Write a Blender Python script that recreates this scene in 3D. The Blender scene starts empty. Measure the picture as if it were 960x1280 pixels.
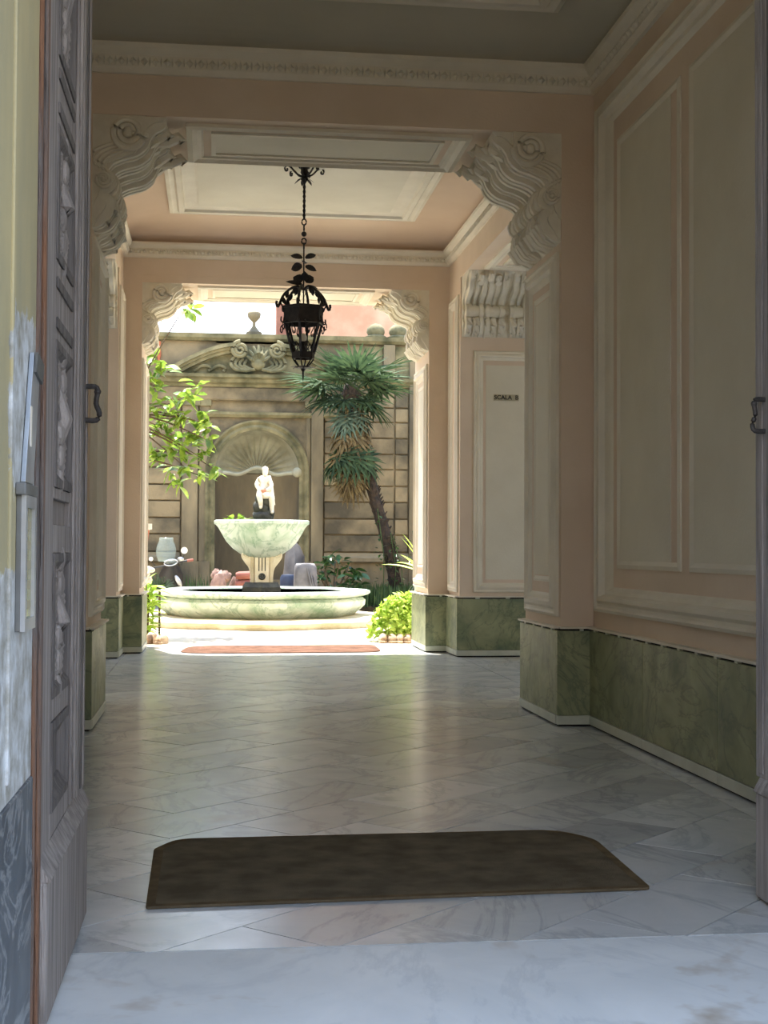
import bpy, bmesh, math, random
from mathutils import Vector, Matrix
from mathutils.noise import noise as pnoise
R = random.Random(7)
S = bpy.context.scene
COL = S.collection

# ------------------------------------------------------------------ camera, sky, sun, exposure
def make_camera():
    f, yaw, pit, rol = 1719.5, .1216, .0271, .0051
    fwd = Vector((math.sin(yaw)*math.cos(pit), math.cos(yaw)*math.cos(pit), math.sin(pit)))
    right0 = Vector((math.cos(yaw), -math.sin(yaw), 0))
    up0 = right0.cross(fwd)
    right = right0*math.cos(rol) + up0*math.sin(rol)
    up = -right0*math.sin(rol) + up0*math.cos(rol)
    cd = bpy.data.cameras.new('camera')
    cd.sensor_fit = 'HORIZONTAL'; cd.sensor_width = 36
    cd.lens = f/960*36; cd.clip_start = .05; cd.clip_end = 300
    co = bpy.data.objects.new('camera', cd); COL.objects.link(co)
    m = Matrix((right, up, -fwd)).transposed().to_4x4(); m.translation = (0, 0, 1.55)
    co.matrix_world = m
    S.camera = co
make_camera()
W = bpy.data.worlds.new('sky'); S.world = W; W.use_nodes = True
wn = W.node_tree.nodes; wl = W.node_tree.links
bg = wn['Background']; tc = wn.new('ShaderNodeTexCoord'); sp = wn.new('ShaderNodeSeparateXYZ'); cr = wn.new('ShaderNodeValToRGB')
wl.new(tc.outputs['Generated'], sp.inputs[0]); wl.new(sp.outputs['Z'], cr.inputs[0]); wl.new(cr.outputs[0], bg.inputs[0])
cr.color_ramp.elements[0].color = (.86, .92, 1, 1); cr.color_ramp.elements[1].color = (.36, .56, .95, 1)
bg.inputs[1].default_value = 1.6
sd = bpy.data.lights.new('sun', 'SUN'); sd.energy = 9; sd.angle = .0093; sd.color = (1, .94, .84)
so = bpy.data.objects.new('sun', sd); COL.objects.link(so)
SUN_FROM = Vector((-.10, .33, .94)).normalized()       # high over the rear wall, a little from its left
so.rotation_euler = SUN_FROM.to_track_quat('Z', 'Y').to_euler(); so.location = (0, 30, 30)
S.view_settings.view_transform = 'Standard'; S.view_settings.look = 'None'; S.view_settings.gamma = 1
S.view_settings.use_curve_mapping = False
S.view_settings.exposure = 1.1
S.cycles.max_bounces = 12; S.cycles.diffuse_bounces = 7; S.cycles.sample_clamp_indirect = 8

# ------------------------------------------------------------------ materials
def lin(c):
    return tuple(((x/255)/12.92 if x/255 <= .04045 else (((x/255)+.055)/1.055)**2.4) for x in c)
def nodes(name):
    m = bpy.data.materials.new(name); m.use_nodes = True
    return m, m.node_tree.nodes, m.node_tree.links, m.node_tree.nodes['Principled BSDF']
def ramp(n, stops):
    r = n.new('ShaderNodeValToRGB'); e = r.color_ramp.elements
    while len(e) < len(stops): e.new(.5)
    for i, (p, c) in enumerate(stops):
        e[i].position = p; e[i].color = (*c, 1)
    return r
def noisy(n, l, src, scale, detail=5, rough=.55, dist=0, stretch=None):
    if stretch:
        mp = n.new('ShaderNodeMapping'); mp.inputs['Scale'].default_value = stretch
        l.new(src, mp.inputs[0]); src = mp.outputs[0]
    t = n.new('ShaderNodeTexNoise'); t.inputs['Scale'].default_value = scale; t.inputs['Detail'].default_value = detail
    t.inputs['Roughness'].default_value = rough; t.inputs['Distortion'].default_value = dist
    l.new(src, t.inputs['Vector']); return t
def mixc(n, l, fac, a, b, mode='MIX'):
    x = n.new('ShaderNodeMix'); x.data_type = 'RGBA'; x.blend_type = mode
    for s, v in ((x.inputs[0], fac), (x.inputs[6], a), (x.inputs[7], b)):
        if hasattr(v, 'is_linked') or hasattr(v, 'links'): l.new(v, s)
        elif isinstance(v, (int, float)): s.default_value = v
        else: s.default_value = (*v, 1)
    return x.outputs[2]
def pos(n, l, rnd=0.0):
    g = n.new('ShaderNodeNewGeometry')
    if not rnd: return g.outputs['Position']
    o = n.new('ShaderNodeObjectInfo'); v = n.new('ShaderNodeVectorMath'); v.operation = 'MULTIPLY_ADD'
    v.inputs[1].default_value = (rnd, rnd*1.7, rnd*.6)
    l.new(o.outputs['Random'], v.inputs[0]); l.new(g.outputs['Position'], v.inputs[2]); return v.outputs[0]
def PM(name, c1, c2=None, scale=2, lo=.35, hi=.65, rough=.8, bump=.15, bscale=40, metal=0, spec=.5, stretch=None, rnd=0, tone=0, detail=5, trans=0, dist=0):
    """plain surface: two tones mixed by noise, fine relief"""
    m, n, l, b = nodes(name); c1 = lin(c1); c2 = lin(c2) if c2 else c1
    p = pos(n, l, rnd)
    t = noisy(n, l, p, scale, detail=detail, dist=dist, stretch=stretch)
    r = ramp(n, [(lo, c1), (hi, c2)]); l.new(t.outputs[0], r.inputs[0]); out = r.outputs[0]
    if tone:
        o = n.new('ShaderNodeObjectInfo'); rr = ramp(n, [(0, (1-tone,)*3), (1, (1+tone,)*3)]); l.new(o.outputs['Random'], rr.inputs[0])
        out = mixc(n, l, 1.0, out, rr.outputs[0], 'MULTIPLY')
    l.new(out, b.inputs['Base Color'])
    b.inputs['Roughness'].default_value = rough; b.inputs['Metallic'].default_value = metal
    b.inputs['Specular IOR Level'].default_value = spec
    if bump:
        t2 = noisy(n, l, p, bscale, detail=3, stretch=stretch); bp = n.new('ShaderNodeBump'); bp.inputs['Strength'].default_value = bump
        bp.inputs['Distance'].default_value = .02; l.new(t2.outputs[0], bp.inputs['Height']); l.new(bp.outputs[0], b.inputs['Normal'])
    if trans:
        tr = n.new('ShaderNodeBsdfTranslucent'); l.new(out, tr.inputs[0]); ms = n.new('ShaderNodeMixShader'); ms.inputs[0].default_value = trans
        l.new(b.outputs[0], ms.inputs[1]); l.new(tr.outputs[0], ms.inputs[2]); l.new(ms.outputs[0], n['Material Output'].inputs[0])
    return m
def marble(name, c1, c2, vein, rough=.2, scale=1.1, vs=.55, rnd=9, tone=.07, vein_amt=.6, extra=None):
    m, n, l, b = nodes(name); p = pos(n, l, rnd)
    t = noisy(n, l, p, scale, 6, .6, 1.2); r = ramp(n, [(.3, lin(c1)), (.68, lin(c2))]); l.new(t.outputs[0], r.inputs[0])
    v = noisy(n, l, p, scale*vs, 8, .62, 2.2, stretch=(1, .55, 1)); vr = ramp(n, [(.47, (0,)*3), (.5, (vein_amt,)*3), (.53, (0,)*3)]); l.new(v.outputs[0], vr.inputs[0])
    out = mixc(n, l, vr.outputs[0], r.outputs[0], lin(vein))
    if extra:
        e = noisy(n, l, p, extra[1], 5, .6, .6); er = ramp(n, [(extra[2], (0,)*3), (extra[3], (1,)*3)]); l.new(e.outputs[0], er.inputs[0])
        out = mixc(n, l, er.outputs[0], out, lin(extra[0]))
    o = n.new('ShaderNodeObjectInfo'); rr = ramp(n, [(0, (1-tone,)*3), (1, (1+tone*.6,)*3)]); l.new(o.outputs['Random'], rr.inputs[0])
    out = mixc(n, l, 1.0, out, rr.outputs[0], 'MULTIPLY'); l.new(out, b.inputs['Base Color'])
    g = noisy(n, l, p, 5, 4); gr = n.new('ShaderNodeMapRange'); gr.inputs[3].default_value = rough*.75; gr.inputs[4].default_value = rough*1.5
    l.new(g.outputs[0], gr.inputs[0]); l.new(gr.outputs[0], b.inputs['Roughness'])
    bp = n.new('ShaderNodeBump'); bp.inputs['Strength'].default_value = .06; bp.inputs['Distance'].default_value = .01
    w = noisy(n, l, p, 2.2, 3); l.new(w.outputs[0], bp.inputs['Height']); l.new(bp.outputs[0], b.inputs['Normal'])
    return m
M = {}
M['peach'] = PM('peach_paint', (222, 204, 182), (214, 195, 172), 1.3, bump=.12, rough=.75)
M['cream'] = PM('cream_paint', (222, 217, 198), (212, 206, 186), 1.1, bump=.12, rough=.7)
M['white'] = PM('off_white_plaster', (232, 226, 208), (218, 211, 192), 1.6, bump=.1, rough=.65)
M['orn'] = PM('ornament_plaster', (228, 223, 206), (214, 208, 190), 5, bump=.1, bscale=60, rough=.7)
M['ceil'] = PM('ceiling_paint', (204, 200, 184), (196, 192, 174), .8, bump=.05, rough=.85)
M['cove'] = PM('cove_paint', (218, 196, 172), (210, 187, 162), .8, bump=.05, rough=.85)
M['dark'] = PM('dark_joint', (22, 22, 18), bump=0, rough=.9)
M['floor'] = marble('floor_marble', (186, 191, 193), (214, 216, 214), (142, 150, 154), rough=.2, rnd=23, tone=.2, vein_amt=.4, extra=((184, 174, 156), .8, .63, .8))
M['threshold'] = marble('threshold_marble', (212, 216, 216), (232, 234, 232), (180, 186, 190), rough=.4, rnd=0, tone=0, vein_amt=.3, extra=((160, 136, 104), .8, .56, .72))
M['green'] = marble('green_marble', (104, 116, 86), (158, 160, 122), (70, 84, 68), rough=.42, scale=1.6, vs=1.0, rnd=5, tone=.1, vein_amt=.5, extra=((82, 98, 78), 1.9, .54, .76))
M['plinth'] = PM('plinth_marble', (198, 202, 186), (178, 182, 166), 3, bump=.05, rough=.35, rnd=3, tone=.05)
M['fount'] = marble('fountain_marble', (176, 192, 176), (208, 214, 202), (92, 128, 104), rough=.45, scale=1.0, vs=.9, rnd=0, tone=0, vein_amt=.6, extra=((128, 156, 128), 1.4, .5, .72))
M['fountw'] = PM('pale_fountain_stone', (222, 216, 192), (200, 190, 160), 3, bump=.2, rough=.6)
M['travert'] = PM('worn_travertine', (206, 196, 166), (168, 156, 124), 2.4, bump=.4, bscale=18, rough=.75)
M['stoned'] = PM('dark_wet_stone', (70, 72, 60), (36, 38, 32), 6, bump=.6, bscale=20, rough=.6)
M['stucco'] = PM('aged_ochre_stucco', (142, 128, 98), (84, 78, 62), .9, lo=.38, hi=.62, bump=.5, bscale=12, rough=.95, rnd=4, tone=.1, detail=8)
M['stucco2'] = PM('aged_pilaster_stucco', (136, 124, 96), (80, 76, 62), 1.2, lo=.38, hi=.66, bump=.5, bscale=12, rough=.95, detail=8, stretch=(1, 1, .35))
M['niche'] = PM('niche_stucco', (128, 114, 86), (86, 80, 64), 1.0, bump=.4, bscale=14, rough=.95, detail=8, stretch=(1, 1, .4))
M['shell'] = PM('shell_stucco', (168, 166, 142), (132, 130, 108), 1.5, bump=.3, bscale=16, rough=.9)
M['mossy'] = PM('mossy_stone', (140, 132, 98), (78, 78, 54), 1.8, lo=.36, hi=.64, bump=.6, bscale=12, rough=.95, detail=8)
M['orange'] = PM('orange_building', (190, 146, 116), (206, 172, 142), .7, lo=.4, hi=.6, bump=.2, rough=.9)
M['oldred'] = PM('faded_red_plaster', (150, 104, 84), (128, 86, 70), 2, bump=.2, rough=.9)
M['court'] = PM('sunny_court_paving', (206, 198, 180), (186, 178, 160), 1.5, bump=.2, rough=.9, rnd=3, tone=.05)
M['soil'] = PM('bed_soil', (74, 62, 44), (46, 42, 30), 4, bump=.8, rough=1)
M['iron'] = PM('black_wrought_iron', (24, 22, 20), (44, 38, 34), 12, bump=.3, rough=.55, metal=.4)
M['mat'] = PM('coir_mat', (136, 122, 98), (108, 96, 76), 5, bump=1, bscale=220, rough=1, spec=.1)
M['matedge'] = PM('mat_edge', (132, 112, 82), (108, 92, 68), 9, bump=1, bscale=160, rough=1, spec=.1)
M['mat2'] = PM('reddish_mat', (138, 104, 88), (104, 78, 66), 4, bump=1, bscale=180, rough=1, spec=.1)
M['wood'] = PM('weathered_grey_wood', (176, 168, 162), (122, 116, 112), 5, lo=.3, hi=.7, bump=.7, bscale=26, rough=.75, stretch=(6, 6, .35), detail=8)
M['woodd'] = PM('dark_weathered_wood', (130, 124, 120), (84, 80, 78), 5, lo=.3, hi=.7, bump=.7, bscale=26, rough=.75, stretch=(6, 6, .35), detail=8)
M['woodb'] = PM('worn_brown_wood', (134, 96, 70), (108, 102, 98), 3.2, lo=.42, hi=.6, bump=.8, bscale=26, rough=.75, stretch=(5, 5, .3), detail=8)
M['handle'] = PM('forged_handle_iron', (52, 50, 48), (76, 72, 70), 20, bump=.5, rough=.6, metal=.3)
M['alu'] = PM('brushed_aluminium', (190, 196, 200), (160, 166, 172), 4, bump=.05, rough=.4, metal=.5)
M['greym'] = PM('grey_painted_metal', (120, 122, 120), (92, 94, 92), 4, bump=.1, rough=.5)
M['whitebox'] = PM('pale_painted_sheet', (214, 222, 228), (190, 198, 206), 4, bump=.1, rough=.6)
M['yplate'] = PM('yellow_green_plate', (150, 150, 84), (112, 120, 70), 8, bump=0, rough=.15)
M['jambm'] = marble('dark_jamb_marble', (70, 78, 86), (104, 112, 118), (180, 184, 186), rough=.4, scale=1.5, vs=1.2, rnd=0, tone=0, vein_amt=.5)
M['leafb'] = PM('sunny_tree_leaf', (150, 172, 66), (88, 124, 46), 6, bump=0, rough=.35, trans=.45, rnd=3, tone=.25)
M['leafd'] = PM('dark_shrub_leaf', (70, 100, 52), (34, 60, 30), 6, bump=0, rough=.35, trans=.2, rnd=3, tone=.25)
M['palm'] = PM('palm_frond_green', (78, 98, 64), (46, 66, 46), 5, bump=0, rough=.75, spec=.25, trans=.3, rnd=3, tone=.25)
M['palmb'] = PM('palm_frond_blue_green', (104, 122, 106), (72, 94, 80), 5, bump=0, rough=.75, spec=.25, trans=.2, rnd=3, tone=.2)
M['straw'] = PM('dead_palm_frond', (134, 118, 80), (88, 74, 50), 7, bump=.2, rough=.9, trans=.15, rnd=3, tone=.25)
M['trunk'] = PM('palm_trunk_bark', (60, 48, 36), (30, 26, 22), 14, bump=.9, bscale=26, rough=.95)
M['bark'] = PM('twig_bark', (96, 80, 58), (60, 50, 38), 10, bump=.5, rough=.9)
M['lime'] = PM('lime_foliage', (194, 214, 100), (150, 186, 72), 6, bump=0, rough=.5, trans=.4, rnd=3, tone=.2)
M['grassd'] = PM('shaded_grass', (70, 96, 48), (42, 66, 32), 6, bump=0, rough=.6, trans=.25)
M['edging'] = PM('rounded_edging_stone', (192, 170, 144), (146, 122, 98), 8, bump=.5, rough=.9, rnd=2, tone=.1)
M['terra'] = PM('terracotta', (188, 112, 78), (160, 92, 62), 5, bump=.2, rough=.8)
M['rimw'] = PM('white_pot_rim', (232, 226, 212), bump=.1, rough=.7)
M['marblew'] = PM('white_statue_marble', (236, 230, 212), (206, 198, 176), 7, bump=.3, rough=.55)
M['rust'] = PM('rust_stain', (190, 138, 110), (176, 120, 92), 9, bump=.2, rough=.8)
M['tarp'] = PM('grey_tarpaulin', (112, 110, 112), (90, 88, 90), 4, bump=.3, bscale=9, rough=.7)
M['tarpd'] = PM('dark_grey_tarpaulin', (84, 82, 82), (68, 66, 66), 4, bump=.3, bscale=9, rough=.7)
M['blue'] = PM('dark_blue_plastic', (52, 64, 88), (40, 50, 72), 4, bump=.1, rough=.5)
M['red'] = PM('red_canvas', (150, 92, 78), (128, 74, 62), 4, bump=.2, rough=.8)
M['pinkst'] = PM('pinkish_rock', (158, 128, 116), (120, 94, 84), 6, bump=.6, rough=.9, rnd=3, tone=.12)
M['black'] = PM('black_plastic', (18, 18, 20), (26, 26, 28), 5, bump=.05, rough=.5)
M['silver'] = PM('silver_bodywork', (186, 188, 190), bump=0, rough=.3, metal=.4)
M['mirror'] = PM('mirror_glass', (235, 235, 235), bump=0, rough=.03, metal=1)
M['rubber'] = PM('tyre_rubber', (28, 28, 28), bump=.2, rough=.85)
M['water'] = PM('fountain_water', (120, 140, 124), (96, 118, 102), 2, bump=.25, bscale=6, rough=.05, spec=.8)
M['sign'] = PM('sign_enamel', (176, 168, 140), bump=0, rough=.5)
M['ink'] = PM('sign_lettering', (38, 34, 26), bump=0, rough=.6)
M['street'] = PM('street_stone', (110, 108, 104), (88, 86, 84), 3, bump=.4, rough=.9)
M['bulb'] = PM('frosted_lamp_glass', (206, 200, 184), bump=0, rough=.3)
M['fac'] = PM('facade_plaster', (206, 172, 128), (190, 156, 112), .8, bump=.3, rough=.9)
def jamb_paint():
    # ochre oil paint over white undercoat, the paint flaked away in patches
    m, n, l, b = nodes('peeling_jamb_paint'); p = pos(n, l)
    t = noisy(n, l, p, 2.5, 6, stretch=(1, 1, .3)); r = ramp(n, [(.35, lin((190, 178, 136))), (.65, lin((164, 158, 128)))]); l.new(t.outputs[0], r.inputs[0])
    s = n.new('ShaderNodeSeparateXYZ'); l.new(p, s.inputs[0])
    k = noisy(n, l, p, 7, 8, .7, .4)
    def band(z0, z1, soft):
        a = n.new('ShaderNodeMapRange'); a.interpolation_type = 'SMOOTHSTEP'; a.inputs[1].default_value = z0-soft; a.inputs[2].default_value = z0+soft; l.new(s.outputs['Z'], a.inputs[0])
        c = n.new('ShaderNodeMapRange'); c.interpolation_type = 'SMOOTHSTEP'; c.inputs[1].default_value = z1+soft; c.inputs[2].default_value = z1-soft; l.new(s.outputs['Z'], c.inputs[0])
        x = n.new('ShaderNodeMath'); x.operation = 'MULTIPLY'; l.new(a.outputs[0], x.inputs[0]); l.new(c.outputs[0], x.inputs[1]); return x.outputs[0]
    def add(a, b_, op='ADD'):
        x = n.new('ShaderNodeMath'); x.operation = op
        for i, v in enumerate((a, b_)):
            if isinstance(v, (int, float)): x.inputs[i].default_value = v
            else: l.new(v, x.inputs[i])
        return x.outputs[0]
    yb = n.new('ShaderNodeMapRange'); yb.inputs[1].default_value = 3.75; yb.inputs[2].default_value = 3.92; l.new(s.outputs['Y'], yb.inputs[0])
    hi = add(band(1.7, 2.26, .2), yb.outputs[0], 'MULTIPLY')
    lo = band(.72, 1.5, .12)
    mask = add(add(hi, lo, 'MAXIMUM'), add(k.outputs[0], .62, 'SUBTRACT'))
    mr = ramp(n, [(.42, (0,)*3), (.47, (1,)*3)]); l.new(mask, mr.inputs[0])
    w = noisy(n, l, p, 9, 7, .65); wr = ramp(n, [(.35, lin((150, 148, 136))), (.62, lin((214, 219, 221)))]); l.new(w.outputs[0], wr.inputs[0])
    out = mixc(n, l, mr.outputs[0], r.outputs[0], wr.outputs[0]); l.new(out, b.inputs['Base Color'])
    b.inputs['Roughness'].default_value = .7
    bp = n.new('ShaderNodeBump'); bp.inputs['Strength'].default_value = .6; bp.inputs['Distance'].default_value = .01; bp.invert = True
    l.new(mask, bp.inputs['Height']); l.new(bp.outputs[0], b.inputs['Normal'])
    return m
M['jamb'] = jamb_paint()
def clear_screen():
    m, n, l, b = nodes('tinted_clear_screen'); b.inputs['Base Color'].default_value = (.6, .68, .64, 1); b.inputs['Roughness'].default_value = .15
    t = n.new('ShaderNodeBsdfTransparent'); t.inputs[0].default_value = (.9, .95, .92, 1); x = n.new('ShaderNodeMixShader'); x.inputs[0].default_value = .16
    l.new(t.outputs[0], x.inputs[1]); l.new(b.outputs[0], x.inputs[2]); l.new(x.outputs[0], n['Material Output'].inputs[0])
    return m
M['screen'] = clear_screen()

# ------------------------------------------------------------------ mesh helpers
def V(*a): return Vector(a)
X, Y, Z = V(1, 0, 0), V(0, 1, 0), V(0, 0, 1)
class MB:
    def __init__(s): s.v = []; s.f = []
    def add(s, vs, fs):
        o = len(s.v); s.v += [tuple(p) for p in vs]; s.f += [tuple(i+o for i in f) for f in fs]; return s
    def box(s, a, b):
        (x0, y0, z0), (x1, y1, z1) = a, b
        return s.add([(x0,y0,z0),(x1,y0,z0),(x1,y1,z0),(x0,y1,z0),(x0,y0,z1),(x1,y0,z1),(x1,y1,z1),(x0,y1,z1)],
                     [(0,3,2,1),(4,5,6,7),(0,1,5,4),(1,2,6,5),(2,3,7,6),(3,0,4,7)])
    def obox(s, O, U, Vv, N):      # box from a corner and three edge vectors
        O, U, Vv, N = map(Vector, (O, U, Vv, N))
        return s.add([O, O+U, O+U+Vv, O+Vv, O+N, O+U+N, O+U+Vv+N, O+Vv+N], [(0,3,2,1),(4,5,6,7),(0,1,5,4),(1,2,6,5),(2,3,7,6),(3,0,4,7)])
    def prism(s, pts, d):          # polygon (3d points) pushed along d, with a small chamfer when ch > 0
        n = len(pts); d = Vector(d); p2 = [Vector(p)+d for p in pts]
        return s.add(list(pts)+p2, [tuple(range(n))[::-1], tuple(range(n, 2*n))]+[(i, (i+1) % n, n+(i+1) % n, n+i) for i in range(n)])
    def grid(s, rows, closeu=False, closev=False):   # rows of points -> quads
        r, c = len(rows), len(rows[0]); vs = [p for row in rows for p in row]; fs = []
        for i in range(r if closev else r-1):
            for j in range(c if closeu else c-1):
                a, b = i*c+j, i*c+(j+1) % c; a2, b2 = ((i+1) % r)*c+j, ((i+1) % r)*c+(j+1) % c
                fs.append((a, b, b2, a2))
        return s.add(vs, fs)
    def rings(s, O, U, Vv, N, w, h, prof, su=1, sv=1, cap=False):
        O, U, Vv, N = map(Vector, (O, U, Vv, N)); rows = []
        for d, e in prof:
            a, b = d*su, d*sv
            rows.append([O+U*a+Vv*b+N*e, O+U*(w-a)+Vv*b+N*e, O+U*(w-a)+Vv*(h-b)+N*e, O+U*a+Vv*(h-b)+N*e])
        s.grid(rows, closeu=True)
        if cap: s.add(rows[-1], [(0, 1, 2, 3)])
        return s
    def lathe(s, c, prof, n=24, sx=1, sy=1, mod=None, a0=0, a1=2*math.pi):
        c = Vector(c); rows = []; full = abs(a1-a0-2*math.pi) < 1e-6; k = n if full else n+1
        for r, z in prof:
            row = []
            for i in range(k):
                a = a0+(a1-a0)*i/n; q = r*(mod(a, z) if mod else 1)
                row.append(c+V(math.cos(a)*q*sx, math.sin(a)*q*sy, z))
            rows.append(row)
        s.grid(rows, closeu=full)
        if full:
            if prof[0][0] > 1e-4: s.add(rows[0], [tuple(range(k))])
            if prof[-1][0] > 1e-4: s.add(rows[-1], [tuple(range(k))])
        return s
    def tube(s, pts, r, n=6, closed=False):
        pts = [Vector(p) for p in pts]; m = len(pts); rows = []
        rr = r if isinstance(r, (list, tuple)) else [r]*m
        for i, p in enumerate(pts):
            t = (pts[(i+1) % m]-pts[i-1]) if closed else (pts[min(i+1, m-1)]-pts[max(i-1, 0)])
            if t.length < 1e-9: t = Z.copy()
            t.normalize(); a = t.cross(Z if abs(t.z) < .95 else X).normalized(); b = t.cross(a)
            rows.append([p+(a*math.cos(2*math.pi*j/n)+b*math.sin(2*math.pi*j/n))*rr[i] for j in range(n)])
        s.grid(rows, closeu=True, closev=closed)
        if not closed: s.add(rows[0], [tuple(range(n))]); s.add(rows[-1], [tuple(range(n))])
        return s
    def blob(s, c, r, nu=8, nv=5, rot=None, jit=0):
        c = Vector(c); r = Vector(r) if hasattr(r, '__len__') else V(r, r, r); rows = []
        for i in range(nv+1):
            t = math.pi*i/nv; row = []
            for j in range(nu):
                a = 2*math.pi*j/nu; p = V(math.sin(t)*math.cos(a)*r.x, math.sin(t)*math.sin(a)*r.y, math.cos(t)*r.z)
                if jit: p *= 1+jit*pnoise(p*3/max(r)+c*7)
                row.append(c+(rot @ p if rot else p))
            rows.append(row)
        return s.grid(rows, closeu=True)
    def leaf(s, p, d, n, L, w, fold=.25, droop=.15, seg=4):
        p, d, n = Vector(p), Vector(d).normalized(), Vector(n); sd_ = d.cross(n).normalized(); n = sd_.cross(d).normalized(); rows = []
        for i in range(seg+1):
            t = i/seg; ww = w*math.sin(math.pi*min(1, .08+t*.92))**.8*.5; c = p+d*(L*t)-n*(droop*L*t*t)
            rows.append([c-sd_*ww+n*ww*fold, c, c+sd_*ww+n*ww*fold])
        return s.grid(rows)
    def build(s, name, mat, parent=None, smooth=False, origin=None, bevel=0, kind=None, weld=True):
        me = bpy.data.meshes.new(name)
        off = Vector(origin) if origin is not None else (wloc(parent) if parent else V(0, 0, 0))
        me.from_pydata([tuple(Vector(p)-off) for p in s.v], [], s.f)
        bm = bmesh.new(); bm.from_mesh(me)
        if weld: bmesh.ops.remove_doubles(bm, verts=bm.verts, dist=1e-5)
        bmesh.ops.recalc_face_normals(bm, faces=bm.faces); bm.to_mesh(me); bm.free()
        me.materials.append(M[mat] if isinstance(mat, str) else mat)
        o = bpy.data.objects.new(name, me); COL.objects.link(o)
        if parent: o.parent = parent; o.location = off-wloc(parent)
        else: o.location = off
        if smooth:
            me.shade_smooth()
            if smooth != 'full': me.set_sharp_from_angle(angle=math.radians(smooth if smooth is not True else 42))
        if bevel:
            b = o.modifiers.new('edges', 'BEVEL'); b.width = bevel; b.segments = 2; b.limit_method = 'ANGLE'
        if kind: o['kind'] = kind
        return o
def wloc(o):
    p = V(0, 0, 0)
    while o: p += Vector(o.location); o = o.parent
    return p
def tag(o, label, cat, group=None, kind=None):
    o['label'] = label; o['category'] = cat
    if group: o['group'] = group
    if kind: o['kind'] = kind
    return o
def thing(name, label, cat, loc, group=None):
    o = bpy.data.objects.new(name, None); COL.objects.link(o); o.location = loc; o.empty_display_size = .1
    return tag(o, label, cat, group)
def struct(name, label=None):
    o = bpy.data.objects.new(name, None); COL.objects.link(o); o['kind'] = 'structure'
    if label: o['label'] = label; o['category'] = label.split()[-1]
    return o
def sbox(name, mat, boxes, label, cat, parent=None):
    mb = MB()
    for a, b in boxes: mb.box(a, b)
    o = mb.build(name, mat, parent, weld=False)
    if not parent: o['kind'] = 'structure'; o['label'] = label; o['category'] = cat
    return o
def smooth_curve(pts, k=4):
    out = []; n = len(pts)
    for i in range(n-1):
        p0, p1, p2, p3 = [pts[max(0, min(n-1, j))] for j in (i-1, i, i+1, i+2)]
        for s in range(k):
            t = s/k
            out.append(tuple(.5*(2*p1[q]+(p2[q]-p0[q])*t+(2*p0[q]-5*p1[q]+4*p2[q]-p3[q])*t*t+(3*p1[q]-p0[q]-3*p2[q]+p3[q])*t**3) for q in range(len(p1))))
    out.append(tuple(pts[-1])); return out
def copy_tree(o, parent=None):
    c = o.copy(); COL.objects.link(c); c.parent = parent
    for ch in [x for x in bpy.data.objects if x.parent == o]: copy_tree(ch, c)
    return c

# ------------------------------------------------------------------ plan of the passage (metres, camera at the origin looking along +Y)
XR1, XL1 = 3.33, -1.33          # bay 1 walls
A0, A1 = 11.9, 13.3             # near arch
AXR, AXL, AZ = 3.035, -1.075, 5.27
B0, B1 = 20.6, 22.04            # far arch
BXR, BXL, BZ = 3.195, -1.112, 5.495
XR2, XL2 = 3.51, -1.385         # bay 2 walls
S0, S1, SW, SZ = 14.25, 19.67, 1.34, 5.52   # side openings of bay 2
WZ = .87                        # top of the green dado

# ------------------------------------------------------------------ big structure
# bay 1
wr = sbox('wall_right', 'peach', [((XR1, 4.45, 0), (XR1+.4, A0, 6.4))], 'peach plaster wall right of the doormat, framed in off white moulding', 'wall')
wlft = sbox('wall_left', 'peach', [((XL1-.4, 4.45, 0), (XL1, A0, 6.4))], 'peach plaster wall behind the left door leaf', 'wall')
wfr = sbox('wall_front', 'jamb', [((-4, 2.95, 0), (-.60, 4.45, 9)), ((2.47, 2.95, 0), (7, 4.45, 9)), ((-.60, 2.95, 5.0), (2.47, 4.45, 9))],
           'painted stone street wall with peeling paint beside the left door leaf', 'wall')
arA = sbox('near_arch', 'peach', [((XL1-.4, A0, AZ), (XR1+.4, A1, 7)), ((AXR, A0, 0), (4.85, A1, AZ)), ((-2.72, A0, 0), (AXL, A1, AZ))],
           'flat-headed peach arch on two piers between the doormat and the lantern', 'arch')
arB = sbox('far_arch', 'peach', [((XL2-1.34, B0, BZ), (XR2+1.34, B1, 9.5)), ((BXR, B0, 0), (6.5, B1, BZ)), ((-6.5, B0, 0), (BXL, B1, BZ)), ((-6.5, B1-.5, BZ), (-2.6, B1, 9.5)), ((4.8, B1-.5, BZ), (8, B1, 9.5))],
           'flat-headed peach arch opening onto the sunny courtyard', 'arch')
for nm, x0, x1, lab in (('wall_right', XR2, XR2+SW, 'peach wall with a side opening right of the lantern'), ('wall_left', XL2-SW, XL2, 'peach wall with a side opening left of the lantern')):
    sbox(nm, 'peach', [((x0, A1, 0), (x1, S0, 7)), ((x0, S1, 0), (x1, B0, 7)), ((x0, S0, SZ), (x1, S1, 7))], lab, 'wall')
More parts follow.
